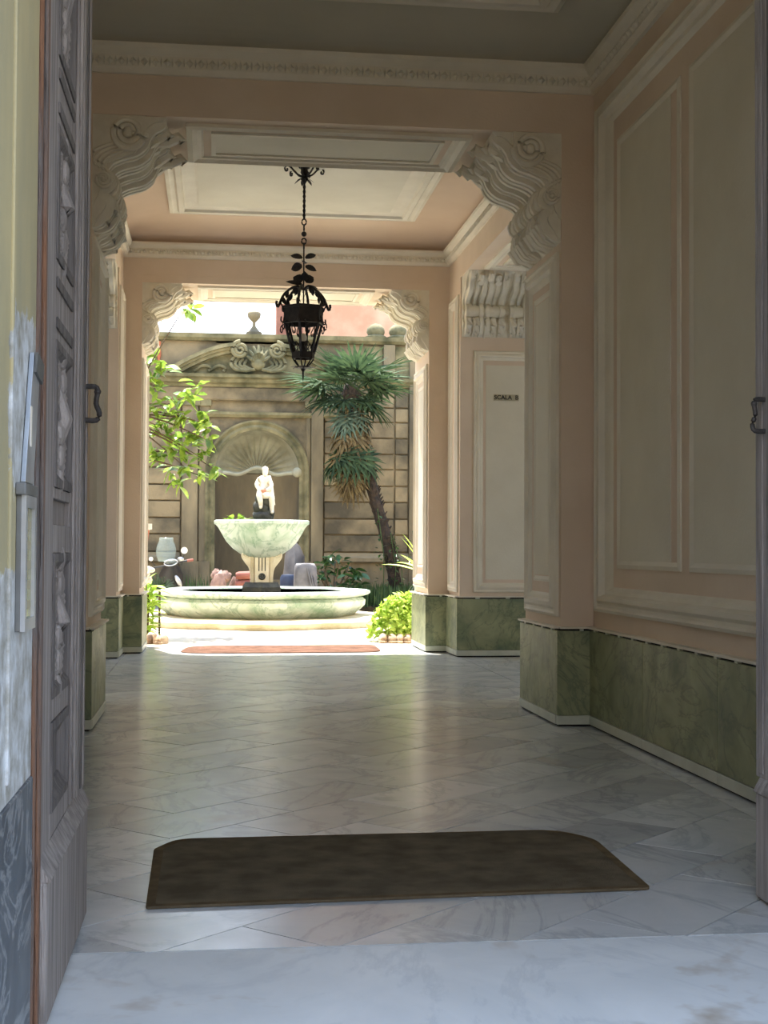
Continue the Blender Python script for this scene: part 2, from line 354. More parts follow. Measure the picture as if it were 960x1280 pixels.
# side passages, seen only through the openings; window gaps added for light
sbox('wall_passage', 'cream', [((7.2, A1-1, 0), (7.4, 22, 1.3)), ((7.2, A1-1, 4.0), (7.4, 22, 7)), ((7.2, A1-1, 1.3), (7.4, 14.6, 4.0)), ((7.2, 17.0, 1.3), (7.4, 22, 4.0)), ((XR2+SW, A1-.6, 0), (7.2, A1-.4, 7)), ((XR2+SW, 21, 0), (7.2, 21.2, 7)),
     ((-5.4, A1-1, 0), (-5.2, 22, 1.3)), ((-5.4, A1-1, 4.0), (-5.2, 22, 7)), ((-5.4, A1-1, 1.3), (-5.2, 14.6, 4.0)), ((-5.4, 17.0, 1.3), (-5.2, 22, 4.0)), ((-5.2, A1-.6, 0), (XL2-SW, A1-.4, 7)), ((-5.2, 21, 0), (XL2-SW, 21.2, 7))], 'cream wall of the side passages with unseen window gaps added for light', 'wall')
sbox('ceiling', 'ceil', [((XR2+SW, 12.7, 5.9), (7.3, 21.2, 6.1)), ((-5.3, 12.7, 5.9), (XL2-SW, 21.2, 6.1))], 'plain ceiling of the side passages', 'ceiling')
# street and yard around, for the light
sbox('street_ground', 'street', [((-14, -14, -.3), (16, 2.95, -.02))], 'grey stone street before the doorway', 'street')
sbox('wall_opposite', 'fac', [((-14, -14.5, -.3), (16, -14, 5))], 'facade across the street', 'wall')
yard = sbox('courtyard_ground', 'court', [((-9, B1, -.3), (12, 46, 0))], 'pale sunlit courtyard ground around the fountain', 'ground')
sbox('wall_court_left', 'fac', [((-9.3, B1, -.3), (-9, 39, 7.4))], 'ochre wall left of the courtyard', 'wall')
sbox('wall_court_right', 'fac', [((12, B1, -.3), (12.3, 39, 7.4))], 'ochre wall right of the courtyard', 'wall')

# ---- ceilings with cove and coffer
def quarter(z0, z1, n=8):
    return [(1-math.cos(math.pi/2*i/n), z0+(z1-z0)*math.sin(math.pi/2*i/n)) for i in range(n+1)]
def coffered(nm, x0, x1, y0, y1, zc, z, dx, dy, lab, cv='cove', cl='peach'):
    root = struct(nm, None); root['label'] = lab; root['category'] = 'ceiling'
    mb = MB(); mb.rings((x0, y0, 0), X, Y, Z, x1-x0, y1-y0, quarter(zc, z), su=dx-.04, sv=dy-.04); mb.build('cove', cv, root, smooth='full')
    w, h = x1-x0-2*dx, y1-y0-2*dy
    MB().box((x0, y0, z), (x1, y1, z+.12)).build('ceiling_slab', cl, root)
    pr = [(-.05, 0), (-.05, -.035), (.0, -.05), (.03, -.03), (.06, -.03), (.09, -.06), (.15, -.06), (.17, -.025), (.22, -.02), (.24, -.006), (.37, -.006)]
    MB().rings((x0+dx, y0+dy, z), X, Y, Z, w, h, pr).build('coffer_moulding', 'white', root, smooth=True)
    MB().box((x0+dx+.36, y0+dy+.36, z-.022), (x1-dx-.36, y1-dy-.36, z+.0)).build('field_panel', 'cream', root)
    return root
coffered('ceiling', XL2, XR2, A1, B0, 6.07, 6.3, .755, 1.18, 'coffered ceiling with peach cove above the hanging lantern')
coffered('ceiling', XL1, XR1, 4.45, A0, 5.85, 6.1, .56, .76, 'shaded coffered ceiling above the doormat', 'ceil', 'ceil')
# ---- cornices
def cornice(x0, x1, y0, y1, z0, z1, lab):
    root = struct('trim_1', None); root['label'] = lab; root['category'] = 'cornice'; h = z1-z0
    pr = [(0, z0), (.035, z0), (.045, z0+h*.12), (.06, z0+h*.2), (.06, z0+h*.62), (.09, z0+h*.72), (.12, z0+h*.84), (.125, z1), (0, z1)]
    MB().rings((x0, y0, 0), X, Y, Z, x1-x0, y1-y0, pr).build('cornice_moulding', 'white', root, smooth=30)
    mb = MB(); zc = z0+h*.4; st = .095
    def run(p, q, out):
        n = int((q-p).length/st); d = (q-p)/n
        for i in range(n):
            c = p+d*(i+.5)+out*.062
            a = d.normalized()*.034; u = Z*h*.17; o = out*.03
            mb.add([c-a, c-u, c+a, c+u, c+o], [(0, 1, 4), (1, 2, 4), (2, 3, 4), (3, 0, 4)])
            c2 = c+d*.5; a *= .3; u *= 1.1; o *= .8
            mb.add([c2-a, c2-u, c2+a, c2+u, c2+o], [(0, 1, 4), (1, 2, 4), (2, 3, 4), (3, 0, 4)])
    run(V(x0+.06, y1, zc), V(x1-.06, y1, zc), -Y); run(V(x1, y0, zc), V(x1, y1-.06, zc), -X); run(V(x0, y0, zc), V(x0, y1-.06, zc), X)
    mb.build('leaf_ornament', 'orn', root, kind='stuff', weld=False)
    return root
cornice(XL1, XR1, 4.45, A0, 5.62, 5.86, 'off white leaf-carved cornice above the near arch')
cornice(XL2, XR2, A1, B0, 5.86, 6.075, 'off white leaf-carved cornice above the far arch and side openings')

# ---- framed wall panels
FR = [(0, 0), (0, .03), (.12, .045), (.2, .03), (.32, .035), (.45, .06), (.62, .065), (.72, .03), (.86, .025), (1, .0)]
def frame(name, parent, O, U, Vv, N, w, h, mw, mh=None, depth=1, mat='white'):
    mh = mh or mw
    return MB().rings(O, U, Vv, N, w, h, [(d, e*depth) for d, e in FR], su=mw, sv=mh).build(name, mat, parent, smooth=30)
def field(name, parent, O, U, Vv, N, w, h, t=.006, mat='cream'):
    return MB().obox(Vector(O)-Vector(N)*.004, Vector(U)*w, Vector(Vv)*h, Vector(N)*(t+.004)).build(name, mat, parent)
# right wall of bay 1: one big outer frame, narrow panels inside (running toward the camera: U = -Y)
frame('frame_moulding', wr, (XR1, 11.74, 1.02), -Y, Z, -X, 6.9, 4.40, .46, .22, 1.3)
for y1_, w_ in ((11.13, 1.33), (9.36, 2.35), (6.6, 1.2)):
    field('field_panel', wr, (XR1, y1_, 1.45), -Y, Z, -X, w_, 3.5)
    MB().rings((XR1, y1_+.02, 1.40), -Y, Z, -X, w_+.25, 3.6, [(0, 0), (0, .012), (.04, .022), (.08, .006)], su=1, sv=.8).build('panel_edging', 'white', wr)
frame('frame_moulding', wlft, (XL1, 11.74, 1.02), -Y, Z, X, 6.9, 4.40, .46, .22, 1.3)
field('field_panel', wlft, (XL1, 11.13, 1.45), -Y, Z, X, 4.9, 3.5)
# arch reveals
def reveal(root, xr, n, y0, y1, zt):
    w = y1-y0-.16
    frame('frame_moulding', root, (xr, y0+.08, .96), Y, Z, n, w, zt-.96, .2, .2, .9)
    MB().rings((xr, y0+.08+.30, 1.26), Y, Z, n, w-.6, zt-1.26-.28, [(0, 0), (0, .012), (.02, .014), (.05, .004)]).build('panel_edging', 'white', root)
    field('field_panel', root, (xr, y0+.08+.36, 1.32), Y, Z, n, w-.72, zt-1.32-.34)
reveal(arA, AXR, -X, A0, A1, 4.22); reveal(arA, AXL, X, A0, A1, 4.22)
reveal(arB, BXR, -X, B0, B1, 4.38); reveal(arB, BXL, X, B0, B1, 4.38)
# soffits
def soffit(root, x0, x1, y0, y1, z):
    MB().rings((x0, y0, z), X, Y, -Z, x1-x0, y1-y0, [(0, 0), (0, .03), (.05, .045), (.09, .02), (.13, .02), (.15, 0)]).build('frame_moulding', 'white', root)
    field('field_panel', root, (x0+.26, y0+.26, z), X, Y, -Z, x1-x0-.52, y1-y0-.52)
    MB().rings((x0+.22, y0+.22, z), X, Y, -Z, x1-x0-.44, y1-y0-.44, [(0, 0), (0, .022), (.04, .02), (.04, 0)]).build('panel_edging', 'white', root)
soffit(arA, -.29, 2.26, 12.06, 13.2, AZ)
soffit(arB, -.30, 2.38, 20.75, 21.9, BZ)
for r_, x0 in ((arB, XR2), (arB, XL2-SW)):
    soffit(r_, x0+.2, x0+SW-.2, S0+.9, S1-.75, SZ)
# jambs of the side openings and the slim wall strips by the far arch
def jamb(root, x0, yj, n, sgn):
    frame('frame_moulding', root, (x0+.2, yj, .93), X, Z, n, SW-.4, 3.52, .14, .14, .9)
    field('field_panel', root, (x0+.38, yj, 1.12), X, Z, n, SW-.76, 3.12)
for x0 in (XR2, XL2-SW):
    jamb(arB, x0, S1, -Y, 1)
for xx, n in ((XR2, -X), (XL2, X)):
    frame('frame_moulding', arB, (xx, S1+.08, .93), Y, Z, n, B0-S1-.16, 4.35, .2, .16, .8)
    frame('frame_moulding', arA, (xx, A1+.08, .93), Y, Z, n, S0-A1-.16, 4.35, .2, .16, .8)
# thin raised line under the far beam
MB().box((XL2+.28, B0-.012, 5.60), (XR2-.28, B0, 5.615)).build('panel_edging', 'peach', arB)

# ---- green marble dado: slabs, pale plinth, ledge, dark gap
def dado(nm, path, side, lab, slab=1.5, joints=None):
    root = struct(nm, None); root['label'] = lab; root['category'] = 'dado'
    for i in range(len(path)-1):
        p, q = Vector((*path[i], 0)), Vector((*path[i+1], 0)); d = (q-p); L = d.length; d.normalize()
        n = V(d.y, -d.x, 0)*side
        ex = 0
        if i+2 < len(path):
            d2 = (Vector((*path[i+2], 0))-q).normalized()
            ex = .045 if d2.dot(n) < -.5 else 0
        cuts = [0]+([j for j in (joints or {}).get(i, [])] or [L*k/max(1, round(L/slab)) for k in range(1, max(1, round(L/slab)))])+[L]
        MB().obox(p-n*.02, d*(L+ex*.5), n*.045, Z*WZ).build('dark_backing', 'dark', root)
        for a, b in zip(cuts, cuts[1:]):
            e0 = 0 if a == 0 else .004; e1 = (b-a)-(0 if b == L else .004)
            if b == L: e1 += ex
            mb = MB().obox(p+d*(a+e0)+Z*.10, d*(e1-e0), n*.045, Z*(WZ-.13)); mb.build('marble_slab', 'green', root, bevel=.003)
            MB().obox(p+d*(a+e0)+Z*.018, d*(e1-e0), n*.052, Z*.078).build('plinth_strip', 'plinth', root, bevel=.003)
        MB().obox(p-d*.02-n*.01+Z*(WZ-.012), d*(L+.04), n*.085, Z*.018).build('ledge', 'white', root, bevel=.003)
        k = max(1, int(L/.35))
        for j in range(k): MB().obox(p+d*(L*(j+.35)/k)+Z*(WZ-.032), d*min(.06, L*.1), n*.05, Z*.022).build('ledge_clip', 'plinth', root)
e = .0
dado('dado_right', [(XR1-e, 4.6), (XR1-e, A0-e), (AXR, A0-e), (AXR, A1), (XR2, A1)], -1, 'green marble dado along the right wall and around the near right pier', joints={0: [1.2, 2.65, 4.15, 5.75]})
dado('dado_left', [(XL1, 4.6), (XL1, A0), (AXL, A0), (AXL, A1), (XL2, A1)], 1, 'green marble dado around the near left pier')
dado('dado_right', [(XR2+SW, S1), (XR2, S1), (XR2, B0), (BXR, B0), (BXR, B1)], -1, 'green marble dado at the foot of the far right pier')
dado('dado_left', [(XL2-SW, S1), (XL2, S1), (XL2, B0), (BXL, B0), (BXL, B1)], 1, 'green marble dado at the foot of the far left pier')

# ---- floor: slabs laid diagonally, each a piece
def clip(poly, x0, x1, y0, y1):
    def cut(P, f, g):
        out = []
        for i in range(len(P)):
            a, b = P[i-1], P[i]; fa, fb = f(a), f(b)
            if (fa >= 0) != (fb >= 0):
                t = fa/(fa-fb); out.append((a[0]+(b[0]-a[0])*t, a[1]+(b[1]-a[1])*t))
            if fb >= 0: out.append(b)
        return out
    for f in (lambda p: p[0]-x0, lambda p: x1-p[0], lambda p: p[1]-y0, lambda p: y1-p[1]):
        poly = cut(poly, f, None)
        if len(poly) < 3: return []
    return poly
def area(P): return abs(sum(P[i-1][0]*P[i][1]-P[i][0]*P[i-1][1] for i in range(len(P))))/2
floor = MB().box((-5.2, 4.45, -.2), (7.2, B1+.02, -.012)).build('floor', 'dark'); floor['kind'] = 'structure'; floor['label'] = 'grey veined marble floor laid in diagonal slabs'; floor['category'] = 'floor'
r2 = math.sqrt(.5); WD, LN = .495, .99
regions = [(-1.12, 3.12, 5.4, A1, True), (-1.3, XR2, A1, 15.2, True), (XR2, 7.1, A1, 21, False), (-5.1, -1.3, A1, 21, False), (-1.3, XR2, 15.2, B0, False), (BXL, BXR, B0, B1, False)]
far_mb = MB()
for x0, x1, y0, y1, near in regions:
    for i in range(-30, 50):
        for j in range(-24, 36):
            off = (.5 if i % 2 else 0)*LN
            u0, v0 = j*LN+off, i*WD             # u along (1,1), v along (-1,1)
            def q(u, v): return ((u-v)*r2+.47, (u+v)*r2+5.373-.0)
            g = .0038
            P = [q(u0+g, v0+g), q(u0+LN-g, v0+g), q(u0+LN-g, v0+WD-g), q(u0+g, v0+WD-g)]
            P = clip(P, x0+g, x1-g, y0+g, y1-g)
            if not P or area(P) < .004: continue
            dz = R.uniform(-.0012, .0012)
            pts = [V(a, b, -.012) for a, b in P]
            if near: MB().prism(pts, (0, 0, .012+dz)).build('marble_tile', 'floor', floor, origin=(sum(p.x for p in pts)/len(pts), sum(p.y for p in pts)/len(pts), 0))
            else: far_mb.prism(pts, (0, 0, .012+dz))
far_mb.build('marble_tile', 'floor', floor, kind='stuff', weld=False)
for (x0, x1) in ((3.125, XR1), (XL1, -1.125)):
    y = 5.4
    while y < A0:
        y2 = min(A0, y+1.3); MB().box((x0, y+.002, -.012), (x1, y2-.002, 0)).build('border_slab', 'floor', floor); y = y2
th = MB().box((-1.3, 2.95, -.15), (3.3, 5.395, .0)).build('threshold', 'threshold', bevel=.006)
th['kind'] = 'structure'; th['label'] = 'white marble threshold with brown stains in front of the doormat'; th['category'] = 'threshold'

# ------------------------------------------------------------------ scroll brackets under the arch corners
PROF = smooth_curve([(.62, 0), (.60, .06), (.52, .11), (.47, .17), (.435, .25), (.36, .31), (.25, .345), (.16, .39), (.11, .46), (.155, .51), (.172, .57), (.15, .63), (.10, .67), (.15, .71), (.165, .78), (.13, .86), (.06, .93), (0, .97)], 4)
def bracket(label, O, A, B, L, sc=1.0, face=True):
    """O: corner of soffit and pier at the end facing the viewer; A out from the pier; B along the soffit; L its length"""
    O, A, B = map(Vector, (O, A, B)); D = -Z
    root = thing('scroll_bracket', label, 'bracket', O, 'white plaster scroll brackets under the arch corners')
    P = lambda a, b, d: O+A*(a*sc)+B*b+D*(d*sc)
    def rib(t):                        # relief across the width: two consoles of stepped flutes
        h = L/2; x = (t % h)/h
        if x < .06 or x > .94: return -.05
        k = (x-.06)/.88*6; fr = k % 1
        return (.022 if fr < .62 else -.022)+(.03 if 2 <= k < 4 else 0)
    nt = 100; rows = []
    cuts = [0, .001]+[L*i/nt for i in range(1, nt)]+[L-.001, L]
    norms = []
    for i in range(len(PROF)):
        a, b = PROF[max(0, i-1)], PROF[min(len(PROF)-1, i+1)]; t = V(b[0]-a[0], b[1]-a[1], 0).normalized(); norms.append((t.y, -t.x))
    for c in cuts:
        r = rib(c) if 0 < c < L else -.06; row = []
        for i, (a, d) in enumerate(PROF):
            fade = min(1, i/6, (len(PROF)-1-i)/6); k = r*fade
            row.append(P(max(0, a+norms[i][0]*k), c, max(0, d+norms[i][1]*k)))
        rows.append(row)
    mb = MB(); mb.grid(rows)
    for c, row in ((0, rows[0]), (L, rows[-1])):
        mb.add(row+[P(0, c, 0)], [tuple(range(len(row)+1))])
    mb.build('scroll_body', 'orn', root, smooth=28)
    for b0 in ((0,) if face else ()):
        # flat backing plaque with the side volutes
        mb = MB()
        mb.prism([P(0, b0, 0), P(.0, b0, .78), P(.05, b0, .70), P(.12, b0, .42), P(.36, b0, .32), P(.44, b0, .2), P(.44, b0, 0)], B*-.02)
        mb.build('plaque', 'orn', root)
        for (ca, cd, r) in ((.30, .16, .145), (.095, .57, .072)):
            mb = MB(); pts = []
            for i in range(56):
                a = i/55*math.pi*4.2; rr = r*(1-i/55*.72)
                pts.append(P(ca+math.cos(a)*rr/sc*sc, b0-.05-.03*i/55, cd+math.sin(a)*rr))
            mb.tube(pts, [.032*r/.145*(1-.4*i/55) for i in range(56)], 8)
            mb.blob(P(ca, b0-.06, cd), r*.34, 10, 8)
            disc = [P(ca+math.cos(2*math.pi*i/24)*r, b0, cd+math.sin(2*math.pi*i/24)*r) for i in range(24)]
            mb.prism(disc, B*-.05)
            mb.build('volute', 'orn', root, smooth=True)
        for k in range(4):      # S-lines following the scroll on the side
            pts = [P(max(0.01, a-.03-.035*k), b0-.02, max(0, d-.02-.02*k)) for a, d in PROF[12:38]]
            MB().tube(pts, .015, 6).build('scroll_line', 'orn', root, smooth=True)
    for k in range(2):          # curled leaves at the top, shells and rolls below, one pair per console
        bc = L*(k+.5)/2; hw = L/4*.86
        for q in range(5):
            bb = bc+(q-2)*hw*.42; lean = 1-abs(q-2)*.14
            pts = [P(.50, bb, .14), P(.60*lean+.02, bb, .12), P(.72*lean, bb, .07), P(.76*lean, bb, .10), P(.73*lean, bb, .14)]
            MB().tube(pts, [.03, .05, .05, .035, .012], 7).build('acanthus_leaf', 'orn', root, smooth=True)
        for q in range(5):
            bb = bc+(q-2)*hw*.42; pts = [P(.10, bb, .66), P(.17-.015*abs(q-2), bb, .72), P(.165, bb, .80), P(.10, bb, .90), P(.02, bb, .98-.03*abs(q-2))]
            MB().tube(pts, [.03, .055, .055, .045, .015], 7).build('shell_lobe', 'orn', root, smooth=True)
        MB().tube([P(.10, bc-hw, .57), P(.10, bc+hw, .57)], .10*sc, 12).build('roll', 'orn', root, smooth=True)
        for q in range(3): MB().tube([P(.10, bc+(q-1)*hw*.8-.02, .57), P(.10, bc+(q-1)*hw*.8+.02, .57)], .118*sc, 12).build('roll_band', 'orn', root, smooth=True)
        for q in range(2): MB().tube([P(.46, bc+(q-.5)*hw*.9, .10), P(.52, bc+(q-.5)*hw*.9, .19)], .05, 7).build('bead', 'orn', root, smooth=True)
    return root
bracket('white scroll bracket under the right corner of the near arch', (AXR, A0+.03, AZ), -X, Y, A1-A0-.06, 1.0)
bracket('white scroll bracket under the left corner of the near arch', (AXL, A0+.03, AZ), X, Y, A1-A0-.06, 1.0)
bracket('sunlit white scroll bracket under the right corner of the far arch', (BXR, B0+.03, BZ), -X, Y, B1-B0-.06, .95)
bracket('sunlit white scroll bracket under the left corner of the far arch', (BXL, B0+.03, BZ), X, Y, B1-B0-.06, .95)
bracket('broad white bracket seen from the front above the small stair sign', (XR2+.02, S1, SZ), -Y, X, SW-.04, .9, False)
bracket('white bracket in the left side opening, partly hidden by the near pier', (XL2-.02, S1, SZ), -Y, -X, SW-.04, .9, False)

# stair sign
sg = tag(MB().box((4.005, S1-.018, 3.725), (4.375, S1-.002, 3.815)).build('stair_sign', 'sign', origin=(4.19, S1-.002, 3.77)), 'small enamel sign reading SCALA B on the cream panel', 'sign')
cu = bpy.data.curves.new('lettering', 'FONT'); cu.body = 'SCALA  B'; cu.size = .088; cu.extrude = .002; cu.align_x = 'CENTER'; cu.align_y = 'CENTER'; cu.offset = .0015
to = bpy.data.objects.new('lettering', cu); COL.objects.link(to)
bpy.context.view_layer.update()
me = bpy.data.meshes.new_from_object(to.evaluated_get(bpy.context.evaluated_depsgraph_get())); bpy.data.objects.remove(to)
to = bpy.data.objects.new('lettering', me); COL.objects.link(to); me.materials.append(M['ink']); to.parent = sg; to.rotation_euler = (math.pi/2, 0, 0); to.location = (0, -.0195, 0)

# ------------------------------------------------------------------ doormats
def mat_obj(nm, lab, pts, t, m, rnd, edge=None):
    # rounded polygon slab
    out = []
    n = len(pts)
    for i in range(n):
        p0, p1, p2 = V(*pts[i-1], 0), V(*pts[i], 0), V(*pts[(i+1) % n], 0); r = rnd[i]
        a = p1+(p0-p1).normalized()*r; b = p1+(p2-p1).normalized()*r
        for k in range(7): t_ = k/6; out.append(a*(1-t_)**2+p1*2*t_*(1-t_)+b*t_*t_)
    o = MB().prism([p+Z*.001 for p in out], (0, 0, t)).build(nm, m, origin=out[0]*0+V(*pts[0], 0), bevel=.003)
    if edge:
        c = sum(out, V(0, 0, 0))/len(out)
        ins = [p+(c-p).normalized()*.05 for p in out]
        rows = [[p+Z*(t+.0015) for p in out], [p+Z*(t+.003) for p in ins]]
        MB().grid(rows, closeu=True).build('border', edge, o)
    return o
tag(mat_obj('doormat', 'x', [(-.285, 6.02), (1.985, 6.13), (2.02, 7.20), (1.86, 7.44), (-.19, 7.40), (-.30, 7.16)], .013, 'mat', [.02, .03, .12, .12, .1, .03], 'matedge'), 'long brown coir doormat with cut corners near the threshold', 'doormat')
tag(mat_obj('doormat', 'x', [(-.55, 20.45), (2.5, 20.55), (2.55, 22.1), (-.4, 22.0)], .012, 'mat2', [.5, .4, .2, .5]), 'far reddish doormat at the courtyard step, half in sunlight', 'doormat')

# ------------------------------------------------------------------ wooden doors
def door(num, xf, n, label):
    """leaf standing open along Y, its face at x = xf looking along n"""
    root = struct('door_%d' % num); root['label'] = label; root['category'] = 'door'; root.location = (xf, 4.6, 0)
    n = Vector(n); y0, y1, zt = 4.60, 5.95, 4.95
    def bx(a0, a1, z0, z1, d0, d1, nm, m='wood', bev=.004):
        return MB().obox(V(xf, a0, z0)+n*d0, Y*(a1-a0), Z*(z1-z0), n*(d1-d0)).build(nm, m, root, bevel=bev)
    bx(y0, y1-.12, .03, zt, -.07, -.03, 'core', 'woodd')
    bx(y0, 4.83, .03, zt, -.07, 0, 'hinge_stile')
    bx(5.36, 5.70, .03, zt, -.07, 0, 'stile')
    bx(5.70, 5.97, .54, zt, -.08, .008, 'astragal', 'wood')
    bx(5.70, 5.93, .02, .54, -.07, .0, 'stile_foot')
    bx(5.78, 5.82, .56, zt, .008, .013, 'astragal_bead', 'woodd'); bx(5.88, 5.93, .56, zt, .008, .013, 'astragal_bead')
    bx(5.42, 5.46, .56, zt, 0, .012, 'stile_bead'); bx(5.56, 5.60, .56, zt, 0, .012, 'stile_bead')
    kb = MB(); kb.obox(V(xf, y0-.08, .012)-n*.075, Y*(5.93-y0+.08), Z*.47, n*.105).build('kick_board', 'wood', root, bevel=.012)
    kb = MB(); kb.prism([V(xf, y0-.08, .48)+n*.0, V(xf, y0-.08, .48)+n*.04, V(xf, y0-.08, .55)+n*.0], Y*(5.93-y0+.08)).build('kick_board_cap', 'wood', root)
    rails = [(.55, .64), (.95, 1.03), (1.53, 1.63), (1.72, 1.76), (2.27, 2.55), (3.02, 3.26), (4.55, 4.95)]
    for a, b in rails: bx(4.83, 5.36, a, b, -.07, 0, 'rail')
    def panel(z0, z1, carved):
        O = V(xf, 4.83, z0)
        MB().rings(O, Y, Z, n, .53, z1-z0, [(0, .0), (0, .006), (.03, .008), (.05, -.008), (.075, -.02), (.09, -.045)], cap=False).build('panel_moulding', 'woodd', root, smooth=30)
        MB().obox(O+Y*.09+Z*.09-n*.048, Y*.35, Z*max(.01, z1-z0-.18), n*.012).build('panel_board', 'wood', root)
        if carved:
            c = V(xf, 5.095, (z0+z1)/2); H = (z1-z0-.2)/2; mb = MB(); k = 11
            for i in range(k):
                t = (i-(k-1)/2)/((k-1)/2); zz = c.z+t*H*.8; wd = .17*(1-.5*abs(t))
                for s in (-1, 1):
                    up = 1 if t >= 0 else -1
                    pts = [V(xf, c.y, zz)-n*.02, V(xf, c.y+s*wd*.5, zz+.03*up)+n*.025, V(xf, c.y+s*wd, zz+.07*up)+n*.03, V(xf, c.y+s*wd*1.1, zz+.11*up)+n*.015, V(xf, c.y+s*wd*.8, zz+.13*up)-n*.0]
                    mb.tube(pts, [.010, .019, .018, .014, .006], 6)
            mb.tube([V(xf, c.y, c.z-H)+n*.0, V(xf, c.y, c.z-H*.5)+n*.03, c+n*.05, V(xf, c.y, c.z+H*.5)+n*.03, V(xf, c.y, c.z+H)], [.012, .03, .05, .03, .012], 8)
            for s in (-1, 1):
                for q in range(3): mb.blob(V(xf, c.y+.03*s, c.z+s*(.05+.09*q))+n*.035, (.03, .045, .05), 7, 5)
            mb.v = [tuple(Vector(q)+n*(-.034-.3*((Vector(q)-c).dot(n)))) for q in mb.v]; mb.build('carved_ornament', 'wood', root, smooth=True)
    panel(.64, .95, False); panel(1.03, 1.53, True); panel(1.63, 1.72, False) if False else bx(4.83, 5.36, 1.63, 1.72, -.05, -.02, 'small_panel', 'wood')
    panel(1.76, 2.27, True); panel(2.55, 3.02, True); panel(3.26, 3.95, True); panel(3.95, 4.55, True)
    # diagonal moulded bars between the panels, as on the photo's heavy rails
    for zb in (2.33, 2.47, 3.08, 3.2): bx(4.84, 5.35, zb-.02, zb+.02, 0, .008, 'rail_bead', 'woodd')
    # forged pull handle
    hz0, hz1 = 2.085, 2.225; h = []
    for p in ((0, 5.86, hz1), (.048, 5.86, hz1), (.058, 5.86, hz1-.02), (.052, 5.86, hz1-.07), (.066, 5.86, hz0+.03), (.054, 5.86, hz0), (0, 5.86, hz0)):
        h.append(V(xf, p[1], p[2])+n*p[0])
    mb = MB().tube(smooth_curve([tuple(x) for x in h], 3), .011, 8)
    mb.blob(h[2], .015, 8, 6); mb.build('pull_handle', 'handle', root, smooth=True)
    return root
door(1, -.555, X, 'weathered grey carved door leaf standing open on the left')
door(2, 2.43, -X, 'weathered grey carved door leaf at the right edge, seen edge-on')
# door frame posts beside the leaves
for xf, s in ((-.555, 1), (2.43, -1)):
    r_ = MB().box((min(xf+s*.0, xf-s*.14), 4.42, 0), (max(xf+s*.0, xf-s*.14), 4.545, 5.0)).build('door_frame', 'woodb', bevel=.008)
    r_['kind'] = 'structure'; r_['label'] = 'worn brown door post at the hinge side of the %s leaf' % ('left' if s > 0 else 'right'); r_['category'] = 'door frame'
    MB().box((min(xf+s*.012, xf), 4.45, 0), (max(xf+s*.012, xf), 4.50, 5.0)).build('post_bead', 'woodb', r_, bevel=.004)
# lining of the street opening: flat boards of paint-flaked stone and a dark marble foot
jl = MB().box((-.60, 3.0, .84), (-.565, 4.40, 5.0)).build('jamb_lining', 'jamb', wfr, bevel=.004)
MB().box((-.60, 3.0, 0), (-.558, 4.40, .84)).build('jamb_foot', 'jambm', wfr, bevel=.006)
MB().box((2.428, 3.0, 0), (2.47, 4.40, .84)).build('jamb_foot', 'jambm', wfr, bevel=.006)
MB().box((2.43, 3.0, .84), (2.47, 4.40, 5.0)).build('jamb_lining', 'jamb', wfr, bevel=.004)
MB().box((-.566, 3.86, .9), (-.556, 3.9, 5)).build('jamb_bead', 'jamb', wfr, bevel=.003)
# intercom box screwed to the left jamb
ic = thing('intercom_box', 'pale metal intercom box with a framed yellow-green plate on the left jamb', 'intercom', (-.565, 4.1, 1.3))
MB().prism([V(-.563, 4.08, 1.74), V(-.563, 4.26, 1.74), V(-.563, 4.39, 2.12), V(-.563, 4.24, 2.14)], (.014, 0, 0)).build('hanging_sheet', 'alu', ic, bevel=.002)
MB().prism([V(-.549, 4.24, 2.08), V(-.549, 4.39, 2.06), V(-.545, 4.39, 2.12), V(-.545, 4.24, 2.14)], (.008, 0, 0)).build('bent_lip', 'greym', ic)
MB().box((-.549, 4.17, 1.85), (-.547, 4.20, 1.97)).build('small_notice', 'rimw', ic)
MB().box((-.565, 3.99, 1.70), (-.535, 4.25, 1.735)).build('cap', 'greym', ic, bevel=.004)
MB().box((-.565, 4.01, 1.31), (-.55, 4.24, 1.70)).build('back_plate', 'greym', ic, bevel=.003)
MB().rings((-.55, 4.01, 1.31), Y, Z, X, .23, .39, [(0, 0), (0, .014), (.035, .014), (.035, .002)]).build('frame', 'alu', ic)
MB().box((-.55, 4.045, 1.345), (-.546, 4.205, 1.665)).build('name_plate', 'yplate', ic)
for k in range(5): MB().box((-.546, 4.06, 1.37+.058*k), (-.545, 4.19, 1.395+.058*k)).build('name_strip', 'sign', ic)

# ------------------------------------------------------------------ hanging lantern
LX, LY = 1.055, 16.96
ln = thing('hanging_lantern', 'black wrought iron lantern hanging on a long rod under the near ceiling', 'lantern', (LX, LY, 6.3))
def zc(y): return 6.28-(y-208)/100.4
C = V(LX, LY, 0)
def pol(r, a, z): return C+V(math.cos(a)*r, math.sin(a)*r, z)
mb = MB().lathe(C, [(.0, 6.3), (.07, 6.3), (.075, 6.28), (.04, 6.26), (.05, 6.22), (.03, 6.18), (.05, 6.14), (.02, 6.09), (.012, 6.08)], 12)
mb.build('ceiling_rose', 'iron', ln, smooth=True)
for k in range(6):
    a = k*math.pi/3+.2
    pts = [(.03, 6.17), (.10, 6.20), (.17, 6.27), (.22, 6.29), (.25, 6.26), (.24, 6.225), (.215, 6.23), (.22, 6.255)]
    MB().tube([pol(r, a, z) for r, z in smooth_curve(pts, 3)], .012, 6).build('rose_scroll', 'iron', ln, smooth=True)
    MB().leaf(pol(.03, a+.5, 6.15), pol(1, a+.5, -.5)-C-Z*0, Z, .12, .05).build('rose_leaf', 'iron', ln)
